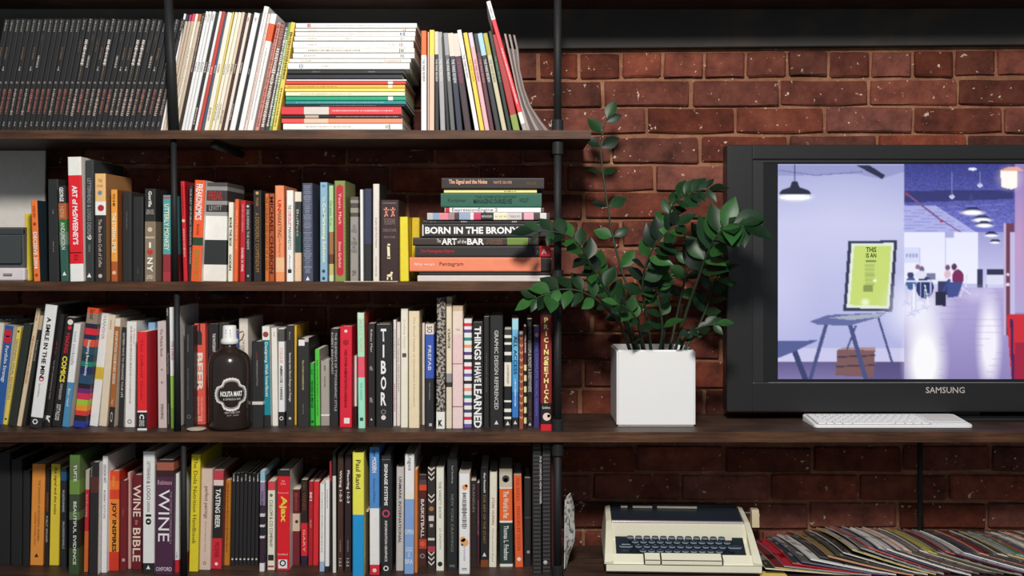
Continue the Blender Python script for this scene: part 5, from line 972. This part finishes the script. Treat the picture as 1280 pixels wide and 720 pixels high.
    for k in range(6): put(line(503, 200+k*14, 780-k*18, 186+k*15, 1.6), (150, 150, 220), .6)
    put(poly([(503, 190), (590, 190), (700, 262), (503, 270)]), (196, 198, 244), .75)
    for k in range(9): put(line(503, 204+k*8, 600+k*10, 200+k*8, 1.4), (120, 124, 190), .6)
    put(line(508, 156, 600, 226, 5) | line(600, 226, 664, 266, 3) | line(664, 266, 705, 276, 2.5), (120, 90, 140)); put(ell(606, 232, 6, 3) | ell(512, 160, 5, 5), (150, 60, 90))
    grad(rm & (V >= 262) & (V < 402), (232, 234, 255), (240, 240, 255), 262, 400)
    put((U > 503) & (U < 545) & (V > 303) & (V < 345), (216, 220, 250)); 
    for k in range(4): put(ell(511+k*9, 325, 3, 6), (150, 156, 200), .8)
    put(line(552, 262, 552, 400, 2) | line(616, 262, 616, 392, 2) | line(546, 303, 546, 372, 1.6) | line(503, 303, 616, 303, 1.6), (190, 194, 232))
    put(poly([(616, 262), (640, 262), (640, 276), (616, 278)]), (130, 136, 196), .6)
    grad((U > 705) & (U < 776) & (V >= 262) & (V < 412), (160, 160, 214), (206, 204, 240), 262, 400)
    put((U > 703) & (U < 717) & (V > 362) & (V < 412), (54, 56, 94)); put((U > 728) & (U < 776) & (V > 363) & (V < 378), (48, 50, 84)); put((U > 728) & (U < 776) & (V > 378) & (V < 404), (222, 222, 244)); put(line(728, 404, 728, 412, 2), (90, 90, 130))
    grad(rm & (V >= 412), (182, 172, 220), (142, 130, 186), 412, 662)
    put(ell(540, 470, 110, 110, .8), (240, 240, 255), .9); put(ell(560, 610, 70, 150, .6), (255, 255, 255), .95); put(ell(735, 560, 40, 160, .6), (248, 246, 255), .95); put(ell(700, 430, 60, 30, 1), (214, 206, 238), .7)
    for k in range(14): put(line(600, 430+k*17, 775, 426+k*18, 1), (150, 138, 190), .35)
    # lamps of the workspace
    for cx, cy, rx in ((690, 208, 36), (716, 228, 30), (722, 243, 27), (741, 270, 20), (751, 289, 15)):
        put(poly([(cx-rx, cy-1), (cx-8, cy-rx*.32-3), (cx+8, cy-rx*.32-3), (cx+rx, cy-1)]), (40, 44, 96)); put(ell(cx, cy+1, rx*1.15, rx*.27, .5), (255, 255, 255))
    for cx, cy in ((634, 166), (710, 135)): put(ell(cx, cy, 7, 6), (205, 210, 240)); put(line(cx, 100, cx, cy, 1.5), (140, 145, 200))
    put(ell(690, 91, 12, 4), (235, 238, 255)); put(ell(686, 172, 5, 14), (70, 74, 130), .6)
    # seated people, desk, chairs
    put((U > 596) & (U < 622) & (V > 392) & (V < 432), (54, 56, 100)); put(ell(560, 412, 24, 30), (40, 52, 104)); put(ell(522, 400, 14, 18), (70, 96, 150)); put(poly([(503, 392), (566, 392), (590, 385), (640, 390), (640, 395), (503, 398)]), (232, 234, 252))
    put(ell(552, 362, 7, 8), (110, 104, 140)); put(ell(541, 356, 6, 7), (150, 110, 140)); put(ell(549, 378, 16, 11), (226, 226, 246))
    put(ell(622, 358, 6, 8), (120, 80, 110)); put(ell(622, 376, 9, 11), (224, 186, 206)); put(ell(640, 356, 7, 9), (80, 54, 84)); put(ell(650, 385, 16, 22), (124, 42, 92)); put(poly([(620, 396), (664, 396), (650, 436), (622, 440)]), (66, 78, 144)); put(line(626, 392, 606, 430, 8), (60, 72, 140))
    put(poly([(590, 424), (618, 424), (618, 462), (590, 460)]), (36, 38, 66)); put(line(674, 378, 672, 410, 4) | line(660, 412, 684, 430, 3) | line(664, 414, 656, 436, 3), (220, 222, 240))
    for (a, b_) in ((512, 450), (535, 470), (560, 462), (524, 480), (548, 440), (576, 430)): put(line(a, b_-44, a, b_, 2.5) | line(a-12, b_+8, a+12, b_+2, 2.5) | line(a-8, b_-2, a+9, b_+10, 2.5), (196, 200, 232))
    put(line(530, 404, 530, 470, 5) | line(560, 404, 570, 456, 3), (240, 242, 255)); put((U > 566) & (U < 588) & (V > 372) & (V < 390), (70, 74, 118), .7); put(ell(521, 378, 9, 8), (60, 64, 110))
    # post, sliding door and the wall with the red chair
    put((U > 775) & (U < 803) & (V > 238) & (V < 540), (112, 62, 84)); put((U > 775) & (U < 780) & (V > 238) & (V < 540), (196, 180, 216)); put((U > 793) & (U < 804) & (V > 262) & (V < 500), (196, 190, 230)); put(ell(786, 377, 4, 4) | ell(786, 404, 5, 5), (230, 226, 240))
    rw = U > 804
    grad(rw, (146, 128, 196), (176, 166, 214), 80, 480); put(ell(815, 290, 26, 200, 1) * (U > 804), (226, 160, 190), .6); grad(rw & (V > 480), (150, 140, 190), (120, 108, 160), 480, 660)
    put(ell(790, 116, 46, 42, 1), (255, 226, 214), .7); put(poly([(760, 96), (785, 86), (815, 86), (830, 96)]), (232, 170, 150)); put(poly([(766, 97), (812, 97), (812, 140), (796, 146), (768, 140)]), (255, 250, 244))
    put(poly([(782, 492), (790, 484), (900, 484), (930, 500), (940, 662), (796, 662)]), (206, 44, 56)); put(poly([(806, 560), (900, 560), (905, 662), (800, 662)]), (160, 30, 62)); put(line(796, 500, 800, 662, 7), (60, 30, 90))
    # slight softness of the image itself
    p = np.pad(img, ((1, 1), (1, 1), (0, 0)), 'edge'); img = (p[1:-1, 1:-1]*4+p[:-2, 1:-1]+p[2:, 1:-1]+p[1:-1, :-2]+p[1:-1, 2:])/8
    # mesh
    xs = x0+w*np.arange(GW)/(GW-1); zs = z0+h*(1-np.arange(GH)/(GH-1)); X, Z = np.meshgrid(xs, zs)
    co = np.stack([X, np.full_like(X, y), Z], -1).reshape(-1, 3).astype(np.float32)
    i = np.arange(GH*GW).reshape(GH, GW); q = np.stack([i[:-1, :-1], i[1:, :-1], i[1:, 1:], i[:-1, 1:]], -1).reshape(-1, 4)
    me = bpy.data.meshes.new('picture'); me.vertices.add(len(co)); me.vertices.foreach_set('co', co.reshape(-1)); me.loops.add(q.size); me.loops.foreach_set('vertex_index', q.reshape(-1).astype(np.int32))
    me.polygons.add(len(q)); me.polygons.foreach_set('loop_start', np.arange(0, q.size, 4, dtype=np.int32)); me.update(calc_edges=True)
    lin = np.where(img <= .04045, img/12.92, ((img+.055)/1.055)**2.4); ca = me.color_attributes.new('picture', 'FLOAT_COLOR', 'POINT')
    ca.data.foreach_set('color', np.concatenate([lin, np.ones((GH, GW, 1))], -1).astype(np.float32).reshape(-1))
    m = bpy.data.materials.new('lit_screen'); m.use_nodes = True; nt = m.node_tree; b_ = nt.nodes['Principled BSDF']; at = nt.nodes.new('ShaderNodeVertexColor'); at.layer_name = 'picture'
    b_.inputs['Base Color'].default_value = (.01, .01, .01, 1); nt.links.new(at.outputs[0], b_.inputs['Emission Color']); b_.inputs['Emission Strength'].default_value = 1.0; b_.inputs['Roughness'].default_value = .4; b_.inputs['Specular IOR Level'].default_value = .2
    me.materials.append(m); ob('picture', me, t)
def television():
    Y = .19; x0, x1 = PX(908, Y), PX(1452, Y); zt, zb = PZ(181, Y), PZ(515, Y); cx = (x0+x1)/2
    t = thing('television', 'large black flat television showing an office interior, standing on the desk', 'television', (cx, Y, ZS[3]), (0, 0, 0))
    X = lambda p: PX(p, Y)-cx; Z = lambda p: PZ(p, Y)-ZS[3]
    fr = mat('262627', .35, .35, .05); gl = mat('1a1a1b', .15, .5, 0)
    m = MB()
    m.box(X(908), X(941), -.006, .05, Z(515), Z(181), c=.004); m.box(X(1419), X(1452), -.006, .05, Z(515), Z(181), c=.004)
    m.box(X(941)-.002, X(1419)+.002, -.006, .05, Z(200), Z(181), c=.004); m.box(X(941)-.002, X(1419)+.002, -.006, .05, Z(515), Z(477), c=.004)
    m.build('frame', fr, t)
    m = MB(); m.box(X(941), X(954), -.001, .02, Z(477), Z(200)); m.box(X(1406), X(1419), -.001, .02, Z(477), Z(200)); m.box(X(954), X(1406), -.001, .02, Z(203), Z(200)); m.build('inner_bezel', mat('2a2a2c', .35, .4), t)
    MB().box(X(954), X(1406), .003, .012, Z(477), Z(203)).build('screen_glass', gl, t)
    screen_picture(t, X(972.6), Z(474), X(1387)-X(972.6), Z(205)-Z(474), .0022)
    MB().box(X(925), X(1435), .02, .085, Z(505), Z(192), c=.01).build('back_shell', fr, t)
    MB().box(X(960), X(1400), -.0072, -.005, Z(478.2), Z(477.6)).build('trim_line', mat('8a8a8a', .3, .5), t)
    MB().box(X(1060), X(1300), -.03, .10, 0, .008, c=.003).build('base_plate', fr, t); MB().box(X(1130), X(1230), .02, .05, .006, Z(505), c=.004).build('neck', fr, t)
    cu, cv = lambda u: X(900+u/2.1816), lambda v: Z(170+v/2.1816)
    for s_, a_, b_ in (('THIS', 303, 317), ('IS AN', 319.5, 332)): lettering(s_, t, (cu(399), cu(427), cv(b_), cv(a_)), '39401f', 'right', .03, .0019, 'picture_lettering')
    lettering('SAMSUNG', t, (X(1156), X(1204.5), Z(491), Z(483.4)), 'b3aaa6', 'right', .012, -.0068, 'logo')
television()

# ---------------------------------------------------------------- keyboard
def keyboard():
    Yf, Yr = .060, .185; xf0, xf1 = PX(1019, Yf), PX(1217.5, Yf); cx = (xf0+xf1)/2; w = (xf1-xf0)/2; dp = Yr-Yf; hf, hr = .007, .016
    t = thing('computer_keyboard', 'slim white keyboard with a touchpad lying before the television', 'keyboard', (cx, Yf, ZS[3]))
    body = mat('efe9e6', .45, .3, .01); kc = mat('f3eeec', .5, .3, .01)
    r = .012; out = []
    for (sx, sy, a0) in ((1, 1, 0), (-1, 1, 90), (-1, -1, 180), (1, -1, 270)):
        for k in range(5):
            a = R(a0+22.5*k); out.append((sx*(w-r)+r*math.cos(a), (dp-r if sy > 0 else r)+r*math.sin(a)))
    n = len(out); f = lambda y: hf+(hr-hf)*max(0, min(1, y/dp))
    vs = [(x, y, .001) for x, y in out]+[(x, y, f(y)-.002) for x, y in out]+[(x*(1-.0015/w), y+(.0012 if y < dp/2 else -.0012), f(y)) for x, y in out]
    fs = [tuple(range(n))]+[(j, (j+1) % n, n+(j+1) % n, n+j) for j in range(n)]+[(n+j, n+(j+1) % n, 2*n+(j+1) % n, 2*n+j) for j in range(n)]+[tuple(range(2*n, 3*n))]
    ob('case', mesh('case', vs, fs, body), t)
    sl = math.atan2(hr-hf, dp); kx0 = -w+.010; kx1 = w-.100; rows = 6; kd = (dp-.020)/rows
    well = MB().box(kx0-.002, kx1+.002, .0, dp-.018, 0, .0006).build('key_bed', mat('958d8b', .6), t, (0, .009, f(.009)-.0001), (sl, 0, 0))
    def kmesh(kw, kh):
        m = MB(); a, b_ = kw/2, kh/2; m.add([(-a, -b_, 0), (a, -b_, 0), (a, b_, 0), (-a, b_, 0), (-a+.001, -b_+.001, .0022), (a-.001, -b_+.001, .0022), (a-.001, b_-.001, .0022), (-a+.001, b_-.001, .0022)], [(4, 5, 6, 7), (0, 1, 5, 4), (1, 2, 6, 5), (2, 3, 7, 6), (3, 0, 4, 7)])
        return mesh('key', m.v, m.f, kc)
    cache = {}
    W_ = kx1-kx0
    for r_ in range(rows):
        if r_ == 0: ws = [1, 1, 1, 1.2, 5.2, 1.2, 1, 1, 1]
        elif r_ == 5: ws = [1]*15
        else: ws = {1: [2.1]+[1]*10+[1.9], 2: [1.7]+[1]*11+[1.3], 3: [1.4]+[1]*12+[.8], 4: [1]*13+[1.4]}[r_]
        tot = sum(ws); x = kx0
        for q in ws:
            kw = W_*q/tot; key = (round(kw, 4),); cache.setdefault(key, kmesh(kw-.0024, kd-.0024))
            y = .010+kd*(r_+.5); ob('key', cache[key], t, (x+kw/2, y, f(y)+.0004), (sl, 0, 0)); x += kw
    MB().box(-.040, .040, -.036, .036, 0, .0008).build('touchpad', mat('e0d8d5', .35), t, (w-.050, dp*.60, f(dp*.6)), (sl, 0, 0))
    MB().box(-.040, .040, -.007, .007, 0, .0012).build('button_bar', mat('f4efec', .4), t, (w-.050, .020, f(.020)), (sl, 0, 0))
keyboard()

# ---------------------------------------------------------------- typewriter
def typewriter():
    Yf = .035; s = (D+Yf)/F; cx = PX(854, Yf); hw = 99.5*s
    z0 = ZS[4]; foot = .005
    t = thing('electric_typewriter', 'cream electric typewriter with round dark keys on the bottom shelf', 'typewriter', (cx, Yf, z0), (0, 0, R(-2.8)))
    cm = mat('e9dfc8', .45, .35, .02); cd = mat('cdbf9f', .5, .3, .02); bk = mat('242c35', .3, .4, .05); ky = mat('27323f', .16, .7, .05)
    def P(py, y): return PZ(py, Yf+y)-z0
    zb = foot; zs = P(706.5, 0)           # seam
    m = MB(); m.prism([(.004, zb), (-.001, zb+.004), (-.001, zs-.001), (.27, zs-.001), (.26, zb)], 'x', -hw+.007, hw-.004); m.build('base', cm, t)
    for sx in (-1, 1):
        for yy in (.03, .23): MB().lathe([(.010, 0), (.010, foot+.001)], 12, 0, (sx*(hw-.04), yy, 0)).build('rubber_foot', mat('222222', .8), t)
    MB().prism([(.0035, zs-.0012), (.0035, zs+.0006), (.262, zs+.0006), (.262, zs-.0012)], 'x', -hw+.007, hw-.007).build('seam', mat('4a4338'), t)
    zl = P(692.5, .030); zk = P(667, .095); zp = P(655, .135); zc = P(633, .245)
    ck = .024      # cheek width
    # middle body: front lip, bottom of key well, sloping panel, back
    m = MB(); m.prism([(.0015, zs+.0004), (.004, zs+.004), (.026, zl), (.034, zl-.010), (.100, zk-.016), (.100, zk), (.135, zp), (.150, zp+.002), (.150, zs+.0004)], 'x', -hw+ck, hw-ck); m.build('front_panel', cm, t)
    for sx in (-1, 1):
        a, b_ = sx*(hw-ck), sx*hw; lo_, hi_ = min(a, b_), max(a, b_)
        prof = [(.0, zs+.0004), (-.001, zs+.008), (.024, zl+.004), (.095, zk+.006), (.135, zp+.008), (.245, zc+.002), (.262, zc-.004), (.268, zs+.0004)]
        # outer edge tapers in towards the top
        n = len(prof); vs = [(a, y, z) for y, z in prof]+[(b_-sx*.002-sx*.010*max(0, (z-zs)/(zc-zs)), y, z-.003*(k not in (0, n-1))) for k, (y, z) in enumerate(prof)]
        m = MB(); m.add(vs, [tuple(range(n)), tuple(range(2*n-1, n-1, -1))]+[(j, (j+1) % n, n+(j+1) % n, n+j) for j in range(n)]); o = m.build('side_cheek', cm, t)
    m = MB(); m.prism([(.146, zs), (.146, zp), (.150, zp+.003), (.235, zc), (.262, zc-.012), (.262, zs)], 'x', -hw+ck+.0008, hw-ck-.0008); m.build('top_cover', bk, t)
    m = MB(); m.box(-hw+ck+.001, hw-ck-.001, .137, .148, zp-.001, zp+.0055, c=.001); m.build('silver_strip', mat('c9bfc4', .25, .6, .05, metal=.4), t)
    for (a, b_) in ((-.135, -.118), (-.105, -.055), (-.043, .058)): MB().box(a, b_, .226, .232, zc-.001, zc+.004, c=.0008).build('paper_guide', mat('b8aea0', .4, .5), t)
    MB().tube([(-hw+ck+.004, .252, zc-.001), (hw-ck-.004, .252, zc-.001)], .008, 14).build('platen', mat('1f2022', .6), t, smooth=True)
    # knob and its shaft
    MB().tube([(hw-.02, .225, zc-.010), (hw+.012, .225, zc-.010)], .003, 10).build('platen_shaft', mat('55524e', .4, .5), t)
    kb = MB(); kb.prism([(.198, zc-.040), (.203, zc-.004), (.210, zc+.002), (.232, zc+.002), (.240, zc-.008), (.236, zc-.040)], 'x', hw+.006, hw+.024); k = kb.build('platen_knob', cd, t)
    MB().tube([(hw+.024, .220, zc-.015), (hw+.028, .220, zc-.015)], .004, 10).build('knob_screw', mat('8a8a8a', .3, .5), k)
    # black key well
    wx0, wx1 = -hw+ck+.008, hw-ck-.010
    def wy(v): return .034+v*.064
    def wz(v): return (zl-.010)+v*((zk-.016)-(zl-.010))
    MB().add([(wx0, wy(0), wz(0)+.0006), (wx1, wy(0), wz(0)+.0006), (wx1+0, wy(1), wz(1)+.0006), (wx0, wy(1), wz(1)+.0006)], [(0, 1, 2, 3)]).build('key_well', mat('1c232b', .5), t)
    for a, b_ in ((wx0, wx0+.031), (wx1-.026, wx1)):
        MB().prism([(.033, wz(0)), (.033, wz(0)+.005), (.096, wz(1)+.0075), (.096, wz(1))], 'x', a, b_).build('blank_plate', bk, t)
    def cap(w_, n=10):
        m = MB(); d_ = .0089
        ring = lambda sc, z: [((w_/2-d_/1+d_*sc)*(1 if math.cos(a) > 0 else -1)+0*sc if 0 else ((w_/2-d_)*(1 if math.cos(a) > 1e-6 else -1 if math.cos(a) < -1e-6 else 0)+d_*sc*math.cos(a)), d_*sc*.92*math.sin(a), z) for a in [2*math.pi*(k+.5)/12 for k in range(12)]]
        vs = ring(1.0, 0)+ring(.97, .0075)+ring(.86, .0102)+ring(.74, .0090); n = 12
        fs = [(l*n+j, l*n+(j+1) % n, (l+1)*n+(j+1) % n, (l+1)*n+j) for l in range(3) for j in range(n)]+[tuple(range(3*n, 4*n))]
        return mesh('key', vs, fs, [ky, mat('7d8894', .3, .5, .05)], [0]*12+[1]*12+[0]*13)  # paler bevel ring paints the highlight round each key top
    c1 = cap(.0180); c2 = cap(.034); p_ = .0200
    rows = [(0, 12, .002), (1, 12, .010), (2, 11, .014), (3, 10, .020)]     # from the back
    for r_, cnt, off in rows:
        v = 1-(r_+.45)/4; y = wy(v); z = wz(v)+.002
        start = wx0+.038+{0: -.002, 1: .009, 2: .016, 3: .026}[r_]
        if r_ == 2: ob('key', c2, t, (start-.030, y, z), (R(8), 0, 0))
        for k in range(cnt):
            ob('key', c1, t, (start+k*p_, y, z), (R(8), 0, 0))
        if r_ in (2,): ob('key', c2, t, (start+cnt*p_+.009, y, z), (R(8), 0, 0))
    # small pale legends on the keys are the glyphs themselves
    letters = {0: '234567890-=', 1: 'QWERTYUIOP', 2: 'ASDFGHJKL;', 3: 'ZXCVBNM,.'}
    # space bar with its small neighbour
    def bar(xa, xb, name):
        b2 = MB(); b2.prism([(-.0035, zs+.002), (-.0035, zs+.011), (.0, zs+.013), (.022, zl+.004), (.028, zl+.001), (.024, zl-.006), (.004, zs+.002)], 'x', xa, xb); o = b2.build(name, cm, t)
        MB().box(xa+.0006, xb-.0006, -.0041, -.0028, zs+.0112, zs+.0128).build('groove', mat('4a4338'), o)
        return o
    X = lambda p: (p-854)*s
    MB().prism([(.0008, zs+.0008), (.001, zs+.013), (.026, zl+.0022), (.027, zl-.002), (.006, zs+.001)], 'x', X(805), X(904)).build('bar_recess', mat('2a2622'), t)
    bar(X(806.6), X(825.4), 'tab_bar'); bar(X(827.4), X(902), 'space_bar')
typewriter()

# ---------------------------------------------------------------- slumped row of magazines, bottom shelf
def fallen_magazines():
    prof = [(952, 709.5), (970, 708), (988, 704), (1005, 699), (1020, 695), (1035, 693), (1051, 690), (1065, 686), (1077, 683.5), (1115, 685), (1160, 688), (1205, 689), (1243, 691), (1300, 693), (1420, 695)]
    pal = ['2f2c2d', '6e2630', 'b02a3a', '3a3a3c', '55504e', 'd8d2ce', '2f3236', '8a7c50', '4a4644', '3a3634', 'b8aca8', '6a6664', '908684', 'dcd6d2', 'c8c0bc', 'd0c8c4', 'e0d8d4', '7a7470', '6a6058', 'b8a848', '4a4442', '8a7f7a', 'c0b6b0', '3a3a3e', '4c4a58', '8a3038', '4a3c38', '3c3a3a', 'a0a0a8', '4a7a56', '5a5654', 'c8c0a8', 'cfc8c2', 'd8d0c8', '6a4a48', 'c8c0bc', '6a6664', 'd8d0cc', '4a4644', '8a8480', 'c8c0bc', '5a5654']
    word = {'2f2c2d': 'black', '6e2630': 'wine red', 'b02a3a': 'bright red', '3a3a3c': 'charcoal', '55504e': 'warm grey', 'd8d2ce': 'white', '2f3236': 'blue-black', '8a7c50': 'khaki', 'b8a848': 'mustard', '8a3038': 'brick red', '4a7a56': 'green', '4c4a58': 'dark slate'}
    edge = ['d8d0c8', 'c8b86a', '9a9a98', 'cf5a58', '6a6a8a', 'e8e2dc', '55524f', 'd89a80', '4a4848']
    px = 957.0; k = 0; Y = .035; LN = .205; DP = .262; rnd = random.Random(11)
    while px < 1360 and k < 40:
        py = np.interp(px, [a for a, _ in prof], [b_ for _, b_ in prof]); p = W(px, py, Y); hgt = max(.006, p.z-ZS[4]); th = .0042
        sn = min(.9, (hgt-th)/LN); an = math.asin(max(.005, sn)); c = pal[k % len(pal)]
        a_ = math.cos(an); t = thing('magazine', f'{word.get(c, "pale" if int(c[:2], 16) > 150 else "grey-brown")} slumped magazine, {ORD[k]} from the typewriter on the bottom shelf', 'magazine', (p.x, Y+rnd.uniform(-.006, .006), ZS[4]), (0, 0, R(rnd.uniform(-1.2, 1.2))), 'slumped row of magazines beside the typewriter')
        ny, nx = 6, 5
        def surf(off):
            vs = []
            for j in range(ny+1):
                for i in range(nx+1):
                    u = i/nx; v = j/ny; x = u*LN*a_; z = (hgt-th)*(1-u)**1.12+off+th*0
                    z -= min(z-.0008-off*.9, .017*(hgt/.075)*v*v*(1-u)) if z > .002 else 0
                    x -= .012*v*v*(1-u)
                    vs.append((x, v*DP, max(z, .0008+off)))
            return vs
        def slab(o0, o1, name, m, grow=0):
            A_ = surf(o0); B_ = surf(o1); n = nx+1; vs = A_+B_; q = len(A_); fs = []
            for j in range(ny):
                for i in range(nx):
                    fs.append((j*n+i, j*n+i+1, (j+1)*n+i+1, (j+1)*n+i)); fs.append(tuple(q+z_ for z_ in (j*n+i, (j+1)*n+i, (j+1)*n+i+1, j*n+i+1)))
            for i in range(nx): fs.append((i, i+1, q+i+1, q+i)); fs.append((ny*n+i+1, ny*n+i, q+ny*n+i, q+ny*n+i+1))
            for j in range(ny): fs.append(((j+1)*n, j*n, q+j*n, q+(j+1)*n)); fs.append((j*n+nx, (j+1)*n+nx, q+(j+1)*n+nx, q+j*n+nx))
            me = mesh(name, vs, fs, m); bm = bmesh.new(); bm.from_mesh(me); bmesh.ops.recalc_face_normals(bm, faces=bm.faces); bm.to_mesh(me); bm.free(); ob(name, me, t)
        slab(0, th*.72, 'pages', mat(edge[k % len(edge)], .7, .1))
        lum = int(c[:2], 16)
        c2 = '%02x%02x%02x' % tuple(int(max(0, min(255, int(c[i:i+2], 16)+(70 if lum < 110 else -60)))) for i in (0, 2, 4))
        slab(th*.74, th, 'cover', speckled('cover_print_'+c, c, c2, 45, .58, .4, .02, None, (1, .35, 1)))
        px += 10.8+rnd.uniform(-1.2, 1.2); k += 1
fallen_magazines()
# yellow booklet under the typewriter's corner side
y_ = thing('booklet', 'thin yellow booklet poking out beside the typewriter foot', 'booklet', (PX(958, .02), .012, ZS[4])); MB().box(-.012, .05, 0, .05, 0, .0025).build('sheet', mat('d8c46a'), y_)

flush_lettering()
# plain names without numbering beyond Blender's own suffix
